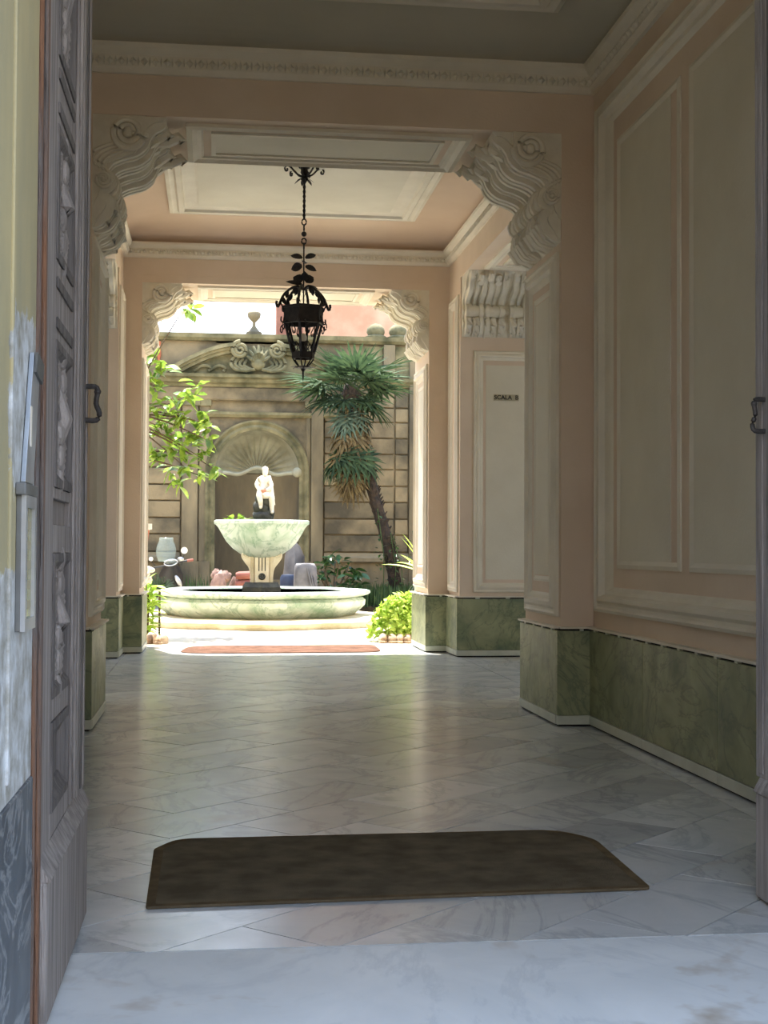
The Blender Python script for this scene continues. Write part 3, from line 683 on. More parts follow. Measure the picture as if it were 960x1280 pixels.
# twisted upper rod
mb = MB()
for ph in (0, math.pi):
    mb.tube([C+V(math.cos(ph+i*.55)*.009, math.sin(ph+i*.55)*.009, 6.1-(6.1-zc(272))*i/44) for i in range(45)], .011, 5)
mb.build('twisted_rod', 'iron', ln, smooth=True)
def ring(zz, r, ax):
    return MB().tube([C+V((math.cos(a) if ax else 0)*r, (0 if ax else math.cos(a))*r, zz+math.sin(a)*r*1.3) for a in [2*math.pi*i/14 for i in range(14)]], .010, 6, closed=True)
for i, (yy, ax) in enumerate(((276, 1), (283, 0), (300, 1), (306, 0))): ring(zc(yy), .028, ax).build('chain_link', 'iron', ln, smooth=True)
MB().blob(C+Z*zc(291), .034, 10, 7).build('ball', 'iron', ln, smooth=True)
MB().tube([C+Z*zc(308), C+Z*zc(392)], .009, 8).build('rod', 'iron', ln, smooth=True)
for (yy, a, L, w, up) in [(322, .3, .17, .075, .5), (322, 2.8, .17, .08, .4), (331, 2.9, .15, .12, -.15), (331, .0, .15, .08, -.25), (326, 1.2, .12, .07, .3), (328, -1.6, .13, .08, .1),
                          (352, .1, .13, .13, .7), (352, 3.0, .13, .14, .7), (350, 1.6, .12, .12, .6), (350, -1.5, .12, .12, .6), (355, 3.3, .2, .06, .25), (357, .4, .2, .05, .1)]:
    p = C+Z*zc(yy); d = V(math.cos(a), math.sin(a), up)
    mb = MB().leaf(p+d*.02, d, V(.1, -1, .25), L, w, .3, .25, 5); mb.leaf(p+d*.02+V(0, .004, .003), d, V(.1, -1, .25), L, w*.96, .3, .3, 5)
    mb.build('rod_leaf', 'iron', ln)
for k in range(6):       # crown arms
    a = k*math.pi/3+.25
    pts = [(.015, zc(360)), (.08, zc(357)), (.16, zc(360)), (.25, zc(368)), (.30, zc(378)), (.33, zc(384)), (.35, zc(381)), (.345, zc(377))]
    MB().tube([pol(r, a, z) for r, z in smooth_curve(pts, 3)], .017, 6).build('crown_arm', 'iron', ln, smooth=True)
    pts = [(.30, zc(378)), (.27, zc(384)), (.245, zc(392)), (.26, zc(402)), (.29, zc(401)), (.285, zc(396))]
    MB().tube([pol(r, a, z) for r, z in smooth_curve(pts, 3)], .010, 6).build('crown_scroll', 'iron', ln, smooth=True)
    for (r, yy, s) in ((.10, 357, 1), (.2, 363, 1), (.27, 371, -1)):
        MB().leaf(pol(r, a, zc(yy)), V(math.cos(a)*.3*s, math.sin(a)*.3*s, -1), V(math.sin(a), -math.cos(a), .1), .11, .055, .3, .2).build('crown_leaf', 'iron', ln)
    pts = [(.24, zc(402)), (.30, zc(404)), (.315, zc(410)), (.29, zc(413)), (.285, zc(408))]
    MB().tube([pol(r, a+.3, z) for r, z in smooth_curve(pts, 3)], .008, 6).build('side_scroll', 'iron', ln, smooth=True)
def hexring(r, z0, z1, t, nm):
    pts0 = [pol(r, k*math.pi/3+.25, 0) for k in range(6)]
    mb = MB()
    for k in range(6):
        p, q = pts0[k], pts0[(k+1) % 6]; n = ((p+q)/2-C).normalized(); mb.obox(V(p.x, p.y, z0)-n*t, V(q.x-p.x, q.y-p.y, 0), Z*(z1-z0), n*2*t)
    return mb.build(nm, 'iron', ln)
hexring(.245, zc(403), zc(384), .009, 'upper_band'); hexring(.255, zc(385), zc(382), .012, 'band_lip'); hexring(.25, zc(404), zc(402), .013, 'band_lip')
hexring(.135, zc(447), zc(439), .012, 'lower_band')
for k in range(6):
    a = k*math.pi/3+.25; a2 = a+math.pi/6
    MB().tube([pol(.24, a, zc(403)), pol(.14, a, zc(440))], .017, 5).build('cage_bar', 'iron', ln)
    zt, zb = zc(404), zc(439)
    for s in (-1, 1):
        pts = [(.205, 0, zt), (.19, .10*s, zt-.05), (.17, .16*s, zt-.10), (.175, .05*s, zt-.13), (.175, .08*s, zt-.09)]
        MB().tube([pol(r, a2+b, z) for r, b, z in smooth_curve(pts, 3)], .007, 5).build('pane_scroll', 'iron', ln, smooth=True)
        pts = [(.125, 0, zb), (.135, .25*s, zb+.07), (.15, .1*s, zb+.12), (.145, .02*s, zb+.08), (.142, .12*s, zb+.07)]
        MB().tube([pol(r, a2+b, z) for r, b, z in smooth_curve(pts, 3)], .007, 5).build('pane_scroll', 'iron', ln, smooth=True)
    MB().tube([pol(r, a, z) for r, z in smooth_curve([(.14, zc(446)), (.10, zc(452)), (.05, zc(457)), (.02, zc(459))], 3)], .009, 5).build('foot_scroll', 'iron', ln, smooth=True)
    MB().leaf(pol(.05, a, zc(458)), V(math.cos(a), math.sin(a), .15), Z, .12, .07).build('foot_leaf', 'iron', ln)
    pts = [(.07, 0), (.11, .05), (.15, .02), (.14, -.02)]
MB().lathe(C, [(.0, zc(455)), (.06, zc(456)), (.10, zc(458)), (.03, zc(460)), (.012, zc(463)), (.01, zc(470)), (.001, zc(476))], 10).build('finial', 'iron', ln, smooth=True)
MB().lathe(C, [(.03, zc(444)), (.03, zc(438)), (.045, zc(434)), (.045, zc(428)), (.025, zc(424))], 10).build('lamp_socket', 'iron', ln, smooth=True)
MB().blob(C+Z*zc(421), (.045, .045, .06), 12, 8).build('lamp_bulb', 'bulb', ln, smooth=True)

# ================================================================== the courtyard
WY = 38.0
wb = struct('wall_back'); wb['label'] = 'aged ochre courtyard wall with shell niche, pilasters and curved broken pediment'; wb['category'] = 'wall'
NX, NR, NZ = 1.12, 1.15, 3.66
mb = MB(); mb.box((-9, WY, 0), (NX-NR, WY+1.6, 7.3)); mb.box((NX+NR, WY, 0), (12, WY+1.6, 7.3)); mb.box((NX-NR, WY, 0), (NX+NR, WY+1.6, .7))
n = 24; rows = []
for i in range(n+1):
    a = math.pi*i/n; rows.append([V(NX+math.cos(a)*NR, WY, NZ+math.sin(a)*NR), V(NX+math.cos(a)*NR, WY, 7.3)])
mb.grid(rows); mb.box((NX-NR, WY+1.5, 0), (NX+NR, WY+1.6, 7.3)); mb.box((NX-NR, WY, 7.2), (NX+NR, WY+1.6, 7.3))
mb.build('wall_body', 'stucco', wb, weld=False)
# niche: half cylinder and ribbed shell half dome
mb = MB(); rows = []
for i in range(25):
    a = math.pi*i/24; x, y = math.cos(a)*NR, math.sin(a)*NR*.92
    rows.append([V(NX+x, WY+y, .7), V(NX+x, WY+y, NZ)])
mb.grid(rows); mb.build('niche_back', 'niche', wb, smooth=True)
rows = []; NRB = 15
for i in range(NRB*8+1):
    a = math.pi*i/(NRB*8); fl = abs(math.sin(a*NRB)); row = []
    for j in range(13):
        t = j/12; r = NR*t; k = 1-.10*(1-fl)*min(1, t*2)
        dep = math.sqrt(max(0, 1-t*t))*NR*.92*k
        row.append(V(NX+math.cos(a)*r, WY+.02+dep, NZ+.02+math.sin(a)*r*(1 if j < 12 else 1)))
    rows.append(row)
MB().grid(rows).build('shell', 'shell', wb, smooth=30)
pts = []
for i in range(33):
    x = -1.12+2.24*i/32; z = NZ-.02+.14*math.exp(-(x/.28)**2)-.05*math.exp(-((abs(x)-.55)/.2)**2)
    pts.append(V(NX+x, WY+.04+math.sqrt(max(0, NR*NR-x*x))*.80*.0+.02, z))
MB().tube(pts, .055, 8).build('shell_lip', 'shell', wb, smooth=True)
for s in (-1, 1): MB().blob(V(NX+s*1.1, WY-.03, NZ-.0), (.14, .12, .14), 10, 8).build('scroll_knob', 'shell', wb, smooth=True)
mb = MB(); rows = []
pr = [(NR, .0), (NR, -.07), (NR+.08, -.10), (NR+.15, -.06), (NR+.22, -.12), (NR+.27, -.12), (NR+.27, 0)]
for i in range(37):
    a = math.pi*i/36; rows.append([V(NX+math.cos(a)*r, WY+d, NZ+math.sin(a)*r) for r, d in pr])
rows.insert(0, [V(NX+r, WY+d, .7) for r, d in pr]); rows.append([V(NX-r, WY+d, .7) for r, d in pr])
mb.grid(rows).build('archivolt', 'mossy', wb, smooth=30)
def wbox(nm, m, x0, x1, z0, z1, d, bev=.012): return MB().box((x0, WY-d, z0), (x1, WY+.01, z1)).build(nm, m, wb, bevel=bev)
for x0, x1, d in ((-.93, -.50, .16), (-.47, -.20, .08), (2.60, 2.93, .16), (2.47, 2.58, .08)):
    wbox('pilaster', 'stucco2', x0, x1, 1.2, 5.55, d); wbox('pilaster_base', 'stucco2', x0-.04, x1+.04, 0, 1.2, d+.06); wbox('pilaster_capital', 'mossy', x0-.05, x1+.05, 5.45, 5.62, d+.06)
rowz = [1.46, 1.94, 2.385, 2.85, 3.295, 3.76, 4.185, 4.63, 5.075, 5.48, 5.92]
for a, b in zip(rowz, rowz[1:]):
    for x0, x1 in ((-3.3, -.97), (-5.6, -3.34), (2.97, 4.90), (4.95, 5.30), (5.62, 7.6), (7.64, 9.6)):
        wbox('stone_block', 'stucco', x0, x1, a+.02, b-.02, .075+R.uniform(-.012, .012), .016)
wbox('corner_strip', 'stucco2', 5.33, 5.58, 0, 7.2, .14)
for x0, x1 in ((-9, -.97), (2.97, 12)):
    wbox('plinth_block', 'stucco2', x0, x1, 0, 1.2, .06); MB().prism([V(x0, WY, 1.2), V(x0, WY-.2, 1.2), V(x0, WY-.2, 1.30), V(x0, WY-.12, 1.36), V(x0, WY-.08, 1.44), V(x0, WY, 1.44)], (x1-x0, 0, 0)).build('plinth_cap', 'stucco2', wb)
def hmould(nm, m, x0, x1, z0, z1, prof):
    h = z1-z0; pts = [V(x0, WY, z0)]+[V(x0, WY-d, z0+h*t) for d, t in prof]+[V(x0, WY, z1)]
    return MB().prism(pts, (x1-x0, 0, 0)).build(nm, m, wb)
hmould('frieze', 'stucco', -1.6, 3.75, 5.62, 5.98, [(.12, 0), (.14, .1), (.14, .9), (.10, 1)])
hmould('entablature_cornice', 'mossy', -1.75, 3.9, 5.98, 6.30, [(.14, 0), (.18, .2), (.30, .35), (.34, .6), (.44, .75), (.46, 1)])
hmould('string_course', 'mossy', -1.3, 3.45, 5.16, 5.30, [(.08, 0), (.14, .5), (.14, 1)])
hmould('side_cornice', 'mossy', -9, -1.75, 6.05, 6.3, [(.06, 0), (.2, .6), (.22, 1)]); hmould('side_cornice', 'mossy', 3.9, 12, 6.05, 6.3, [(.06, 0), (.2, .6), (.22, 1)])
hmould('coping', 'mossy', -9, 12, 7.25, 7.44, [(.12, 0), (.2, .4), (.22, 1)])
# broken segmental pediment: two raking curves ending in volutes, with a scrolled cartouche between
for s in (-1, 1):
    path = [(NX+s*(2.62-2.0*t), 6.34+.84*math.sin(t*math.pi/2*.92)) for t in [i/16 for i in range(17)]]
    for (o0, o1, d) in ((.0, .10, .42), (.10, .17, .34), (.17, .26, .26)):
        rows = []
        for i, (x, z) in enumerate(path):
            a, b = path[max(0, i-1)], path[min(16, i+1)]; t = V(b[0]-a[0], 0, b[1]-a[1]).normalized(); nn = V(-t.z, 0, t.x) if s < 0 else V(t.z, 0, -t.x)
            nn = nn if nn.z > 0 else -nn; p = V(x, WY, z)
            rows.append([p-nn*o0, p-nn*o0-Y*d, p-nn*o1-Y*d, p-nn*o1])
        MB().grid(rows, closeu=True).build('pediment_moulding', 'mossy', wb, smooth=30)
    pts = []
    for i in range(60):
        a = i/59*math.pi*4.4; r = .23*(1-i/59*.85); pts.append(V(NX+s*(.50)+s*math.sin(a)*r, WY-.36-.04*i/59, 6.98+math.cos(a)*r))
    MB().tube(pts, [.062*(1-.5*i/59) for i in range(60)], 7).build('pediment_volute', 'mossy', wb, smooth=True)
    for k in range(4):
        pts = [V(NX+s*(.62-.1*k+.0), WY-.2, 6.85-.05*k), V(NX+s*(.75-.12*k), WY-.3, 6.62-.02*k), V(NX+s*(.62-.14*k), WY-.32, 6.45), V(NX+s*(.3-.07*k), WY-.34, 6.40+.02*k)]
        MB().tube(smooth_curve([tuple(p) for p in pts], 4), .05, 6).build('cartouche_scroll', 'mossy', wb, smooth=True)
for k in range(7):
    a = math.pi*(.12+.76*k/6); MB().tube([V(NX, WY-.3, 6.62), V(NX+math.cos(a)*.2, WY-.42, 6.62+math.sin(a)*.28), V(NX+math.cos(a)*.36, WY-.34, 6.66+math.sin(a)*.46)], [.04, .065, .03], 7).build('cartouche_rib', 'mossy', wb, smooth=True)
MB().blob((NX, WY-.3, 6.6), (.2, .14, .17), 12, 8, jit=.1).build('cartouche_boss', 'mossy', wb, smooth=True)
MB().prism([V(NX-2.4, WY, 6.3), V(NX-1.3, WY, 6.95), V(NX-.4, WY, 7.1), V(NX+.4, WY, 7.1), V(NX+1.3, WY, 6.95), V(NX+2.4, WY, 6.3)], (0, -.1, 0)).build('tympanum', 'mossy', wb)
for x in (NX-1.35, NX-1.75, NX+1.35): MB().tube(smooth_curve([(x, WY-.14, 6.4), (x+.25, WY-.2, 6.55), (x+.45, WY-.18, 6.5), (x+.4, WY-.16, 6.4)], 4), .04, 6).build('carved_relief', 'mossy', wb, smooth=True)
# top of wall: urn, ball finials
ur = thing('urn', 'stone urn finial on the courtyard wall top against the white sky', 'urn', (1.01, WY+.3, 7.44))
MB().lathe((1.01, WY+.3, 7.44), [(.22, 0), (.22, .12), (.16, .15), (.1, .22), (.045, .30), (.04, .40), (.1, .46), (.17, .54), (.19, .64), (.16, .69), (.13, .7), (.0, .7)], 18).build('body', 'stucco2', ur, smooth=True)
MB().box((.81, WY+.1, 7.44), (1.21, WY+.5, 7.50)).build('foot_plate', 'stucco2', ur, bevel=.01)
for i, (x, lb) in enumerate(((4.42, 'rounded dark stone finial above the palm crown'), (5.05, 'rounded dark stone finial right of the palm crown'))):
    o = MB().lathe((x, WY+.3, 7.42), [(.3, 0), (.3, .1), (.22, .14), (.26, .22), (.24, .34), (.14, .44), (0, .48)], 16).build('ball_finial', 'mossy', smooth=True, origin=(x, WY+.3, 7.42)); tag(o, lb, 'finial')
for i, (x0, x1) in enumerate(((4.6, 4.92), (5.6, 5.92))): wbox('parapet_post', 'stucco2', x0, x1, 6.32, 7.24, .14)
for x0, x1 in ((3.95, 4.58), (4.94, 5.58)): MB().box((x0, WY-.03, 6.36), (x1, WY+.0, 7.2)).build('parapet_recess', 'mossy', wb)
# balusters at the left of the parapet
for k in range(7):
    MB().lathe((-2.6+.17*k, WY-.08, 6.62), [(.05, 0), (.05, .05), (.03, .08), (.06, .2), (.055, .3), (.025, .45), (.05, .52), (.05, .58)], 8).build('baluster', 'terra', wb, smooth=True)
# orange building behind
bd = thing('apartment_building', 'orange plastered building rising behind the right of the courtyard wall', 'building', (8, 46, 0))
MB().box((2.25, 46, 0), (16, 54, 15)).build('wall', 'orange', bd)
MB().box((1.95, 45.9, 0), (2.35, 46.3, 15)).build('corner_pilaster', 'oldred', bd, bevel=.02)
MB().tube([V(2.75, 45.8, 0), V(2.75, 45.8, 15)], .09, 8).build('drainpipe', 'oldred', bd)
MB().box((2.3, 45.7, 10.6), (16, 46, 10.9)).build('string_course', 'orange', bd, bevel=.02)
for x in (4.5, 8, 11.5):
    f_ = MB().rings((x, 46, 11.4), X, Z, -Y, 1.3, 2.2, [(0, 0), (0, .1), (.14, .1), (.14, -.05)]).build('window', 'terra', bd); MB().box((x+.14, 45.99, 11.54), (x+1.16, 46.03, 13.46)).build('pane', 'black', f_)

# ------------------------------------------------------------------ fountain
FX, FY = .97, 29.3
ft = thing('fountain', 'pale green marble fountain with low lobed basin and raised bowl', 'fountain', (FX, FY, 0))
def lobes(amp, n_=8, ph=0): return lambda a, z: 1+amp*abs(math.cos(a*n_/2+ph))**1.5-amp*.4
q = lobes(.07, 8)
MB().lathe((FX, FY, 0), [(1.0, 0), (1.02, .0), (1.03, .12), (1.02, .15), (1.0, .16), (.1, .16)], 96, sx=2.62, sy=3.15, mod=lobes(.06, 8)).build('base_step', 'travert', ft, smooth=30)
MB().lathe((FX, FY, 0), [(.84, .16), (.86, .2), (.9, .27), (.945, .38), (.95, .48), (.925, .53), (.90, .55), (.93, .565), (.97, .59), (.995, .63), (.99, .67), (.965, .69), (.83, .69), (.81, .66), (.81, .25), (.3, .2)], 96, sx=2.24, sy=2.55, mod=q).build('basin', 'fount', ft, smooth=45)
MB().lathe((FX, FY, 0), [(.815, .64), (.05, .64)], 96, sx=2.24, sy=2.55, mod=q).build('water', 'water', ft)
MB().lathe((FX, FY, 0), [(.46, .55), (.46, .74), (.42, .80), (.40, .84), (.0, .84)], 6, a0=math.pi/6, a1=math.pi/6+2*math.pi).build('pedestal_base', 'stoned', ft, bevel=.01)
half = smooth_curve([(.235, .84), (.24, 1.0), (.27, 1.14), (.36, 1.26), (.42, 1.36), (.425, 1.44), (.38, 1.50), (.30, 1.52)], 4)
for s in (-1, 1):
    pts = [V(FX+s*a, FY-.24, z) for a, z in half]+[V(FX+s*.12, FY-.24, 1.52), V(FX+s*.12, FY-.24, .84)]
    MB().prism(pts, (0, .48, 0)).build('side_scroll', 'fountw', ft, bevel=.01)
    pts = [V(FX+s*(.33+math.sin(a)*r), FY-.25, 1.41+math.cos(a)*r) for a, r in [(i/30*9, .075*(1-i/36)) for i in range(31)]]
    MB().tube(pts, .012, 6).build('side_volute', 'fountw', ft, smooth=True)
MB().box((FX-.15, FY-.30, .84), (FX+.15, FY+.30, 1.54)).build('pedestal_shaft', 'fountw', ft, bevel=.01)
for s in (-1, 1): MB().box((FX+s*.2-.035, FY-.27, .84), (FX+s*.2+.035, FY+.27, 1.52)).build('shaft_strip', 'travert', ft, bevel=.006)
for k in (-1, 0, 1): MB().box((FX+k*.065-.01, FY-.306, 1.08), (FX+k*.065+.01, FY-.296, 1.48)).build('flute_shade', 'stoned', ft)  # dark bars stand in for the shade inside the shaft's grooves
MB().lathe((0, 0, 0), [(.075, 0), (.075, .02), (.055, .03), (.03, .02), (.0, .03)], 14).v
m_ = MB().lathe((0, 0, 0), [(.075, 0), (.075, .015), (.05, .03), (.03, .018), (.0, .03)], 14); m_.v = [(FX+x, FY-.30-z, .965+y) for x, y, z in m_.v]; m_.build('rosette', 'stoned', ft)
def gad(a, z): return 1+(.05*abs(math.sin(a*7))-.02)*max(0, min(1, (2.02-z)/.25))
MB().lathe((FX, FY, 0), [(.22, 1.36), (.30, 1.36), (.42, 1.42), (.60, 1.55), (.74, 1.70), (.84, 1.86), (.92, 1.99), (.97, 2.05), (1.005, 2.07), (1.01, 2.13), (.985, 2.15), (.93, 2.15), (.86, 2.05), (.2, 1.9)], 112, mod=gad).build('bowl', 'fount', ft, smooth=50)
MB().lathe((FX, FY, 0), [(.9, 2.09), (.02, 2.09)], 40).build('bowl_water', 'water', ft)
MB().lathe((FX, FY, 0), [(.26, 1.50), (.28, 1.53), (.28, 1.56), (.2, 1.58)], 20).build('bowl_collar', 'fountw', ft)
MB().blob((FX+.06, FY, 2.02), (.2, .18, .14), 10, 6, jit=.2).build('rock_foot', 'stoned', ft, smooth=True)

# statue: crouching draped figure on a dark rock
st = thing('fountain_statue', 'white marble figure bending over a dark rock in the fountain bowl', 'statue', (1.0, FY, 2.1))
mb = MB(); rnd2 = random.Random(3)
for c, r in (((1.0, FY, 2.22), (.23, .2, .2)), ((.97, FY, 2.42), (.19, .17, .2)), ((1.04, FY-.02, 2.55), (.16, .15, .16)), ((.92, FY-.05, 2.6), (.10, .1, .13)), ((1.12, FY, 2.3), (.12, .14, .15))): mb.blob(c, r, 12, 8, jit=.25)
mb.build('rock', 'stoned', st, smooth=50)
def skin_body(name, mat, joints, edges, parent, root=0, sub=2):
    me_ = bpy.data.meshes.new(name); off = wloc(parent)
    me_.from_pydata([tuple(Vector(j[0])-off) for j in joints], edges, [])
    o = bpy.data.objects.new(name, me_); COL.objects.link(o); o.parent = parent
    o.modifiers.new('skin', 'SKIN'); o.modifiers['skin'].use_smooth_shade = True
    for i, j in enumerate(joints):
        r = j[1]; me_.skin_vertices[0].data[i].radius = (r, r) if not hasattr(r, '__len__') else r
        me_.skin_vertices[0].data[i].use_root = (i == root)
    s_ = o.modifiers.new('sub', 'SUBSURF'); s_.levels = s_.render_levels = sub
    me_.materials.append(M[mat] if isinstance(mat, str) else mat); return o
y = FY-.03
J = [((1.03, y+.04, 2.78), .105), ((1.02, y+.03, 2.92), .095), ((1.01, y, 3.02), .10), ((1.02, y-.02, 3.09), .045), ((1.03, y-.04, 3.15), .05), ((1.03, y-.05, 3.20), .062), ((1.03, y-.05, 3.245), .05),
     ((.91, y-.03, 3.02), .05), ((.84, y-.07, 2.90), .042), ((.90, y-.15, 2.80), .034), ((.95, y-.18, 2.78), .028),
     ((1.12, y-.03, 3.01), .05), ((1.17, y-.08, 2.88), .042), ((1.10, y-.16, 2.80), .034), ((1.04, y-.19, 2.78), .028),
     ((.95, y-.03, 2.74), .08), ((.90, y-.17, 2.70), .066), ((.93, y-.17, 2.55), .048), ((.94, y-.16, 2.43), .034), ((.93, y-.22, 2.40), .03),
     ((1.12, y-.02, 2.72), .08), ((1.17, y-.12, 2.64), .064), ((1.17, y-.10, 2.48), .048), ((1.18, y-.09, 2.33), .034), ((1.18, y-.15, 2.30), .03)]
J = [(p, r_*1.18) for p, r_ in J]
Ed = [(0, 1), (1, 2), (2, 3), (3, 4), (4, 5), (5, 6), (2, 7), (7, 8), (8, 9), (9, 10), (2, 11), (11, 12), (12, 13), (13, 14), (0, 15), (15, 16), (16, 17), (17, 18), (18, 19), (0, 20), (20, 21), (21, 22), (22, 23), (23, 24)]
skin_body('figure', 'marblew', J, Ed, st)
mb = MB(); rows = []      # cloak falling from the shoulders over the back and one side
for i in range(12):
    t = i/11; z = 3.10-.62*t; row = []
    for j in range(25):
        a = math.radians(-50+235*j/24); r = (.10+.10*t**.7)*(1+.06*math.sin(j*1.7+t*3))
        row.append(V(1.04+.01*t+math.cos(a)*r*1.0, y-.02+.04*t+math.sin(a)*r*.85, z))
    rows.append(row)
mb.grid(rows)
o = mb.build('cloak', 'marblew', st, smooth='full'); sm = o.modifiers.new('thick', 'SOLIDIFY'); sm.thickness = .02
MB().blob((1.03, y-.055, 3.235), (.068, .07, .06), 10, 8).build('hair', 'marblew', st, smooth=True)
mb = MB(); mb.blob((1.03, y-.112, 3.20), (.008, .012, .012), 6, 4); mb.blob((1.03, y-.104, 3.18), (.016, .006, .005), 6, 4); mb.build('face', 'marblew', st, smooth=True)
MB().blob((.99, y-.16, 2.77), (.06, .05, .05), 10, 8, jit=.2).build('rust_patch', 'rust', st, smooth=True)
MB().blob((1.04, y-.12, 2.68), (.11, .12, .08), 10, 8, jit=.2).build('drape', 'marblew', st, smooth=True)

# ------------------------------------------------------------------ leaves and plants
def master(name, mat, L, w, fold=.25, droop=.15, seg=4):
    o = MB().leaf((0, 0, 0), (1, 0, 0), (0, 0, 1), L, w, fold, droop, seg).build(name, mat, None, smooth='full'); me_ = o.data; bpy.data.objects.remove(o); return me_
def put(me_, name, parent, p, rot, s=1):
    o = bpy.data.objects.new(name, me_); COL.objects.link(o); o.parent = parent
    o.location = Vector(p)-wloc(parent); o.rotation_euler = rot; o.scale = (s, s, s); return o
# sunlit tree at the left: branches come in from beside the far pier
LM = [master('leaf', 'leafb', .27, .11, .3, .2), master('leaf', 'leafb', .23, .12, .15, .35)]
tr = thing('leafy_tree', 'sunlit bright green leafy branches left of the shell niche', 'tree', (-2.6, 25.0, 0))
MB().tube(smooth_curve([(-2.6, 25, 0), (-2.5, 25, 1.6), (-2.6, 25.1, 3.2), (-2.4, 25, 5.2)], 4), [.1-.004*i for i in range(13)], 8).build('trunk', 'bark', tr, smooth=True)
def px(x, yy, dY=0): return V(-.652+(x-225)*.01455, 25+dY, 3.355-(yy-560)*.01455)
cl = [(192, 446, 9), (205, 462, 12), (188, 470, 10), (196, 488, 12), (246, 483, 10), (232, 497, 13), (212, 505, 14), (190, 512, 12), (203, 527, 14), (228, 522, 14), (250, 520, 10), (262, 530, 10), (215, 542, 15), (240, 545, 13), (192, 540, 12),
      (262, 552, 8), (225, 562, 14), (205, 566, 12), (248, 570, 12), (266, 585, 7), (190, 562, 8), (232, 585, 12), (212, 586, 9), (222, 604, 9), (250, 594, 8), (238, 383, 6), (202, 392, 8), (228, 388, 4)]
for i, (x, yy, r) in enumerate(cl):
    c = px(x, yy, R.uniform(-.25, .25))
    if i % 3 == 0 or x > 255:
        a0 = V(-2.45, 25, 4.9-.1*i if yy < 420 else 3.0+R.random()*1.2); mid = a0.lerp(c, .55)+V(0, R.uniform(-.1, .1), .18)
        MB().tube(smooth_curve([tuple(a0), tuple(mid), tuple(c)], 5), [.03-.0024*k for k in range(11)], 5).build('twig', 'bark', tr, smooth=True)
    for k in range(int(r*.95)+1):
        p = c+V(R.gauss(0, .42)*r, R.gauss(0, .4)*r, R.gauss(0, .42)*r)*.0145
        put(R.choice(LM), 'leaf', tr, p, (R.uniform(-.7, .7), R.uniform(-.7, .9), R.uniform(0, 6.28)), R.uniform(.75, 1.3))
# fan palm
pa = thing('fan_palm', 'fan palm with leaning dark trunk and shaggy dead skirt before the wall', 'palm tree', (4.72, 35.6, 0))
tp = smooth_curve([(4.72, 35.6, 0), (4.66, 35.6, .6), (4.45, 35.6, 1.7), (4.1, 35.6, 2.9), (3.85, 35.6, 4.0), (3.62, 35.6, 5.0), (3.50, 35.6, 5.6)], 6)
MB().tube(tp, [.165*(1+.10*(i % 2))*(1-.006*i) for i in range(len(tp))], 10).build('trunk', 'trunk', pa)
mb = MB()
for i in range(150):     # old leaf bases on the trunk
    t = R.random()*.62*(len(tp)-1); k = int(t); p = Vector(tp[k]).lerp(Vector(tp[k+1]), t-k); a = R.uniform(0, 6.28)
    mb.tube([p+V(math.cos(a), math.sin(a), 0)*.13, p+V(math.cos(a), math.sin(a), 0)*.2+Z*.1], [.03, .012], 4)
mb.build('trunk_fibre', 'trunk', pa, kind='stuff')
def frond_mesh(mat, pet, fan, nl, spread, droop):
    mb = MB(); mb.tube([(0, 0, 0), (pet*.5, 0, .04), (pet, 0, 0)], [.02, .014, .01], 4)
    for i in range(nl):
        a = math.radians(-spread/2+spread*i/(nl-1)); L = fan*(1-.25*abs(a)/math.radians(spread/2)); d = V(math.cos(a), math.sin(a), .06*math.cos(i*3.1))
        mb.leaf((pet, 0, 0), d, (0, 0, 1), L, .085*fan, .5, droop+.05*math.sin(i*2.2), 3)
    o = mb.build('frond', mat, None, smooth='full'); me_ = o.data; bpy.data.objects.remove(o); return me_
FG = frond_mesh('palm', .55, .85, 19, 250, .18); FB = frond_mesh('palmb', .5, .8, 17, 220, .45); FD = frond_mesh('straw', .35, .8, 13, 120, .25)
CR = V(3.48, 35.6, 5.62)
def frond(me_, az, el, s=1, roll=0, off=0, z=0):
    d = V(math.cos(az)*math.cos(el), math.sin(az)*math.cos(el), math.sin(el)); side = V(-math.sin(az), math.cos(az), 0); up = d.cross(side)
    up = up if up.z > 0 or abs(el) > 1.3 else -up; side = up.cross(d)
    m_ = Matrix((d, side, up)).transposed() @ Matrix.Rotation(roll, 3, 'X')
    put(me_, 'frond', pa, CR+d*off+Z*z, m_.to_euler(), s)
for k in range(11): frond(FG, k*2.399, .05+.25*(k % 3)+R.uniform(-.1, .1), R.uniform(1.15, 1.45), R.uniform(-.7, .7), .12)
for k in range(8): frond(FG, k*2.399+.5, .85+.12*(k % 3), R.uniform(.9, 1.15), R.uniform(-.8, .8), .12)
for k in range(9): frond(FG, k*2.399+1, -.25-.15*(k % 3), R.uniform(.85, 1.05), R.uniform(-.6, .6), .1)
for k in range(9): frond(FB, k*.7-3.4, -1.0-.12*(k % 2), R.uniform(.85, 1.0), R.uniform(-.5, .5), .1, -.15)
for k in range(9): frond(FG, k*.7-3.0, -1.05, 1.0, R.uniform(-.5, .5), .25, -1.0)
for k in range(30): frond(FD, k*.6, -1.15-.1*(k % 3), R.uniform(.95, 1.25), R.uniform(-.5, .5), .22, -.45-1.0*((k % 3)/2))
mb = MB()
for k in range(260):
    a = R.uniform(0, 6.28); z0 = R.uniform(-1.6, -.2); r0 = .15+.22*R.random(); p = CR+V(math.cos(a)*r0+z0*-.08, math.sin(a)*r0, z0)
    mb.leaf(p, V(math.cos(a)*.25, math.sin(a)*.25, -1), V(math.cos(a), math.sin(a), .2), R.uniform(.5, .85), .03, .4, .1, 2)
mb.build('dead_skirt', 'straw', pa, kind='stuff', smooth='full')
MB().blob(CR+V(0, 0, .0), (.26, .26, .3), 10, 7, jit=.3).build('crown_heart', 'trunk', pa)
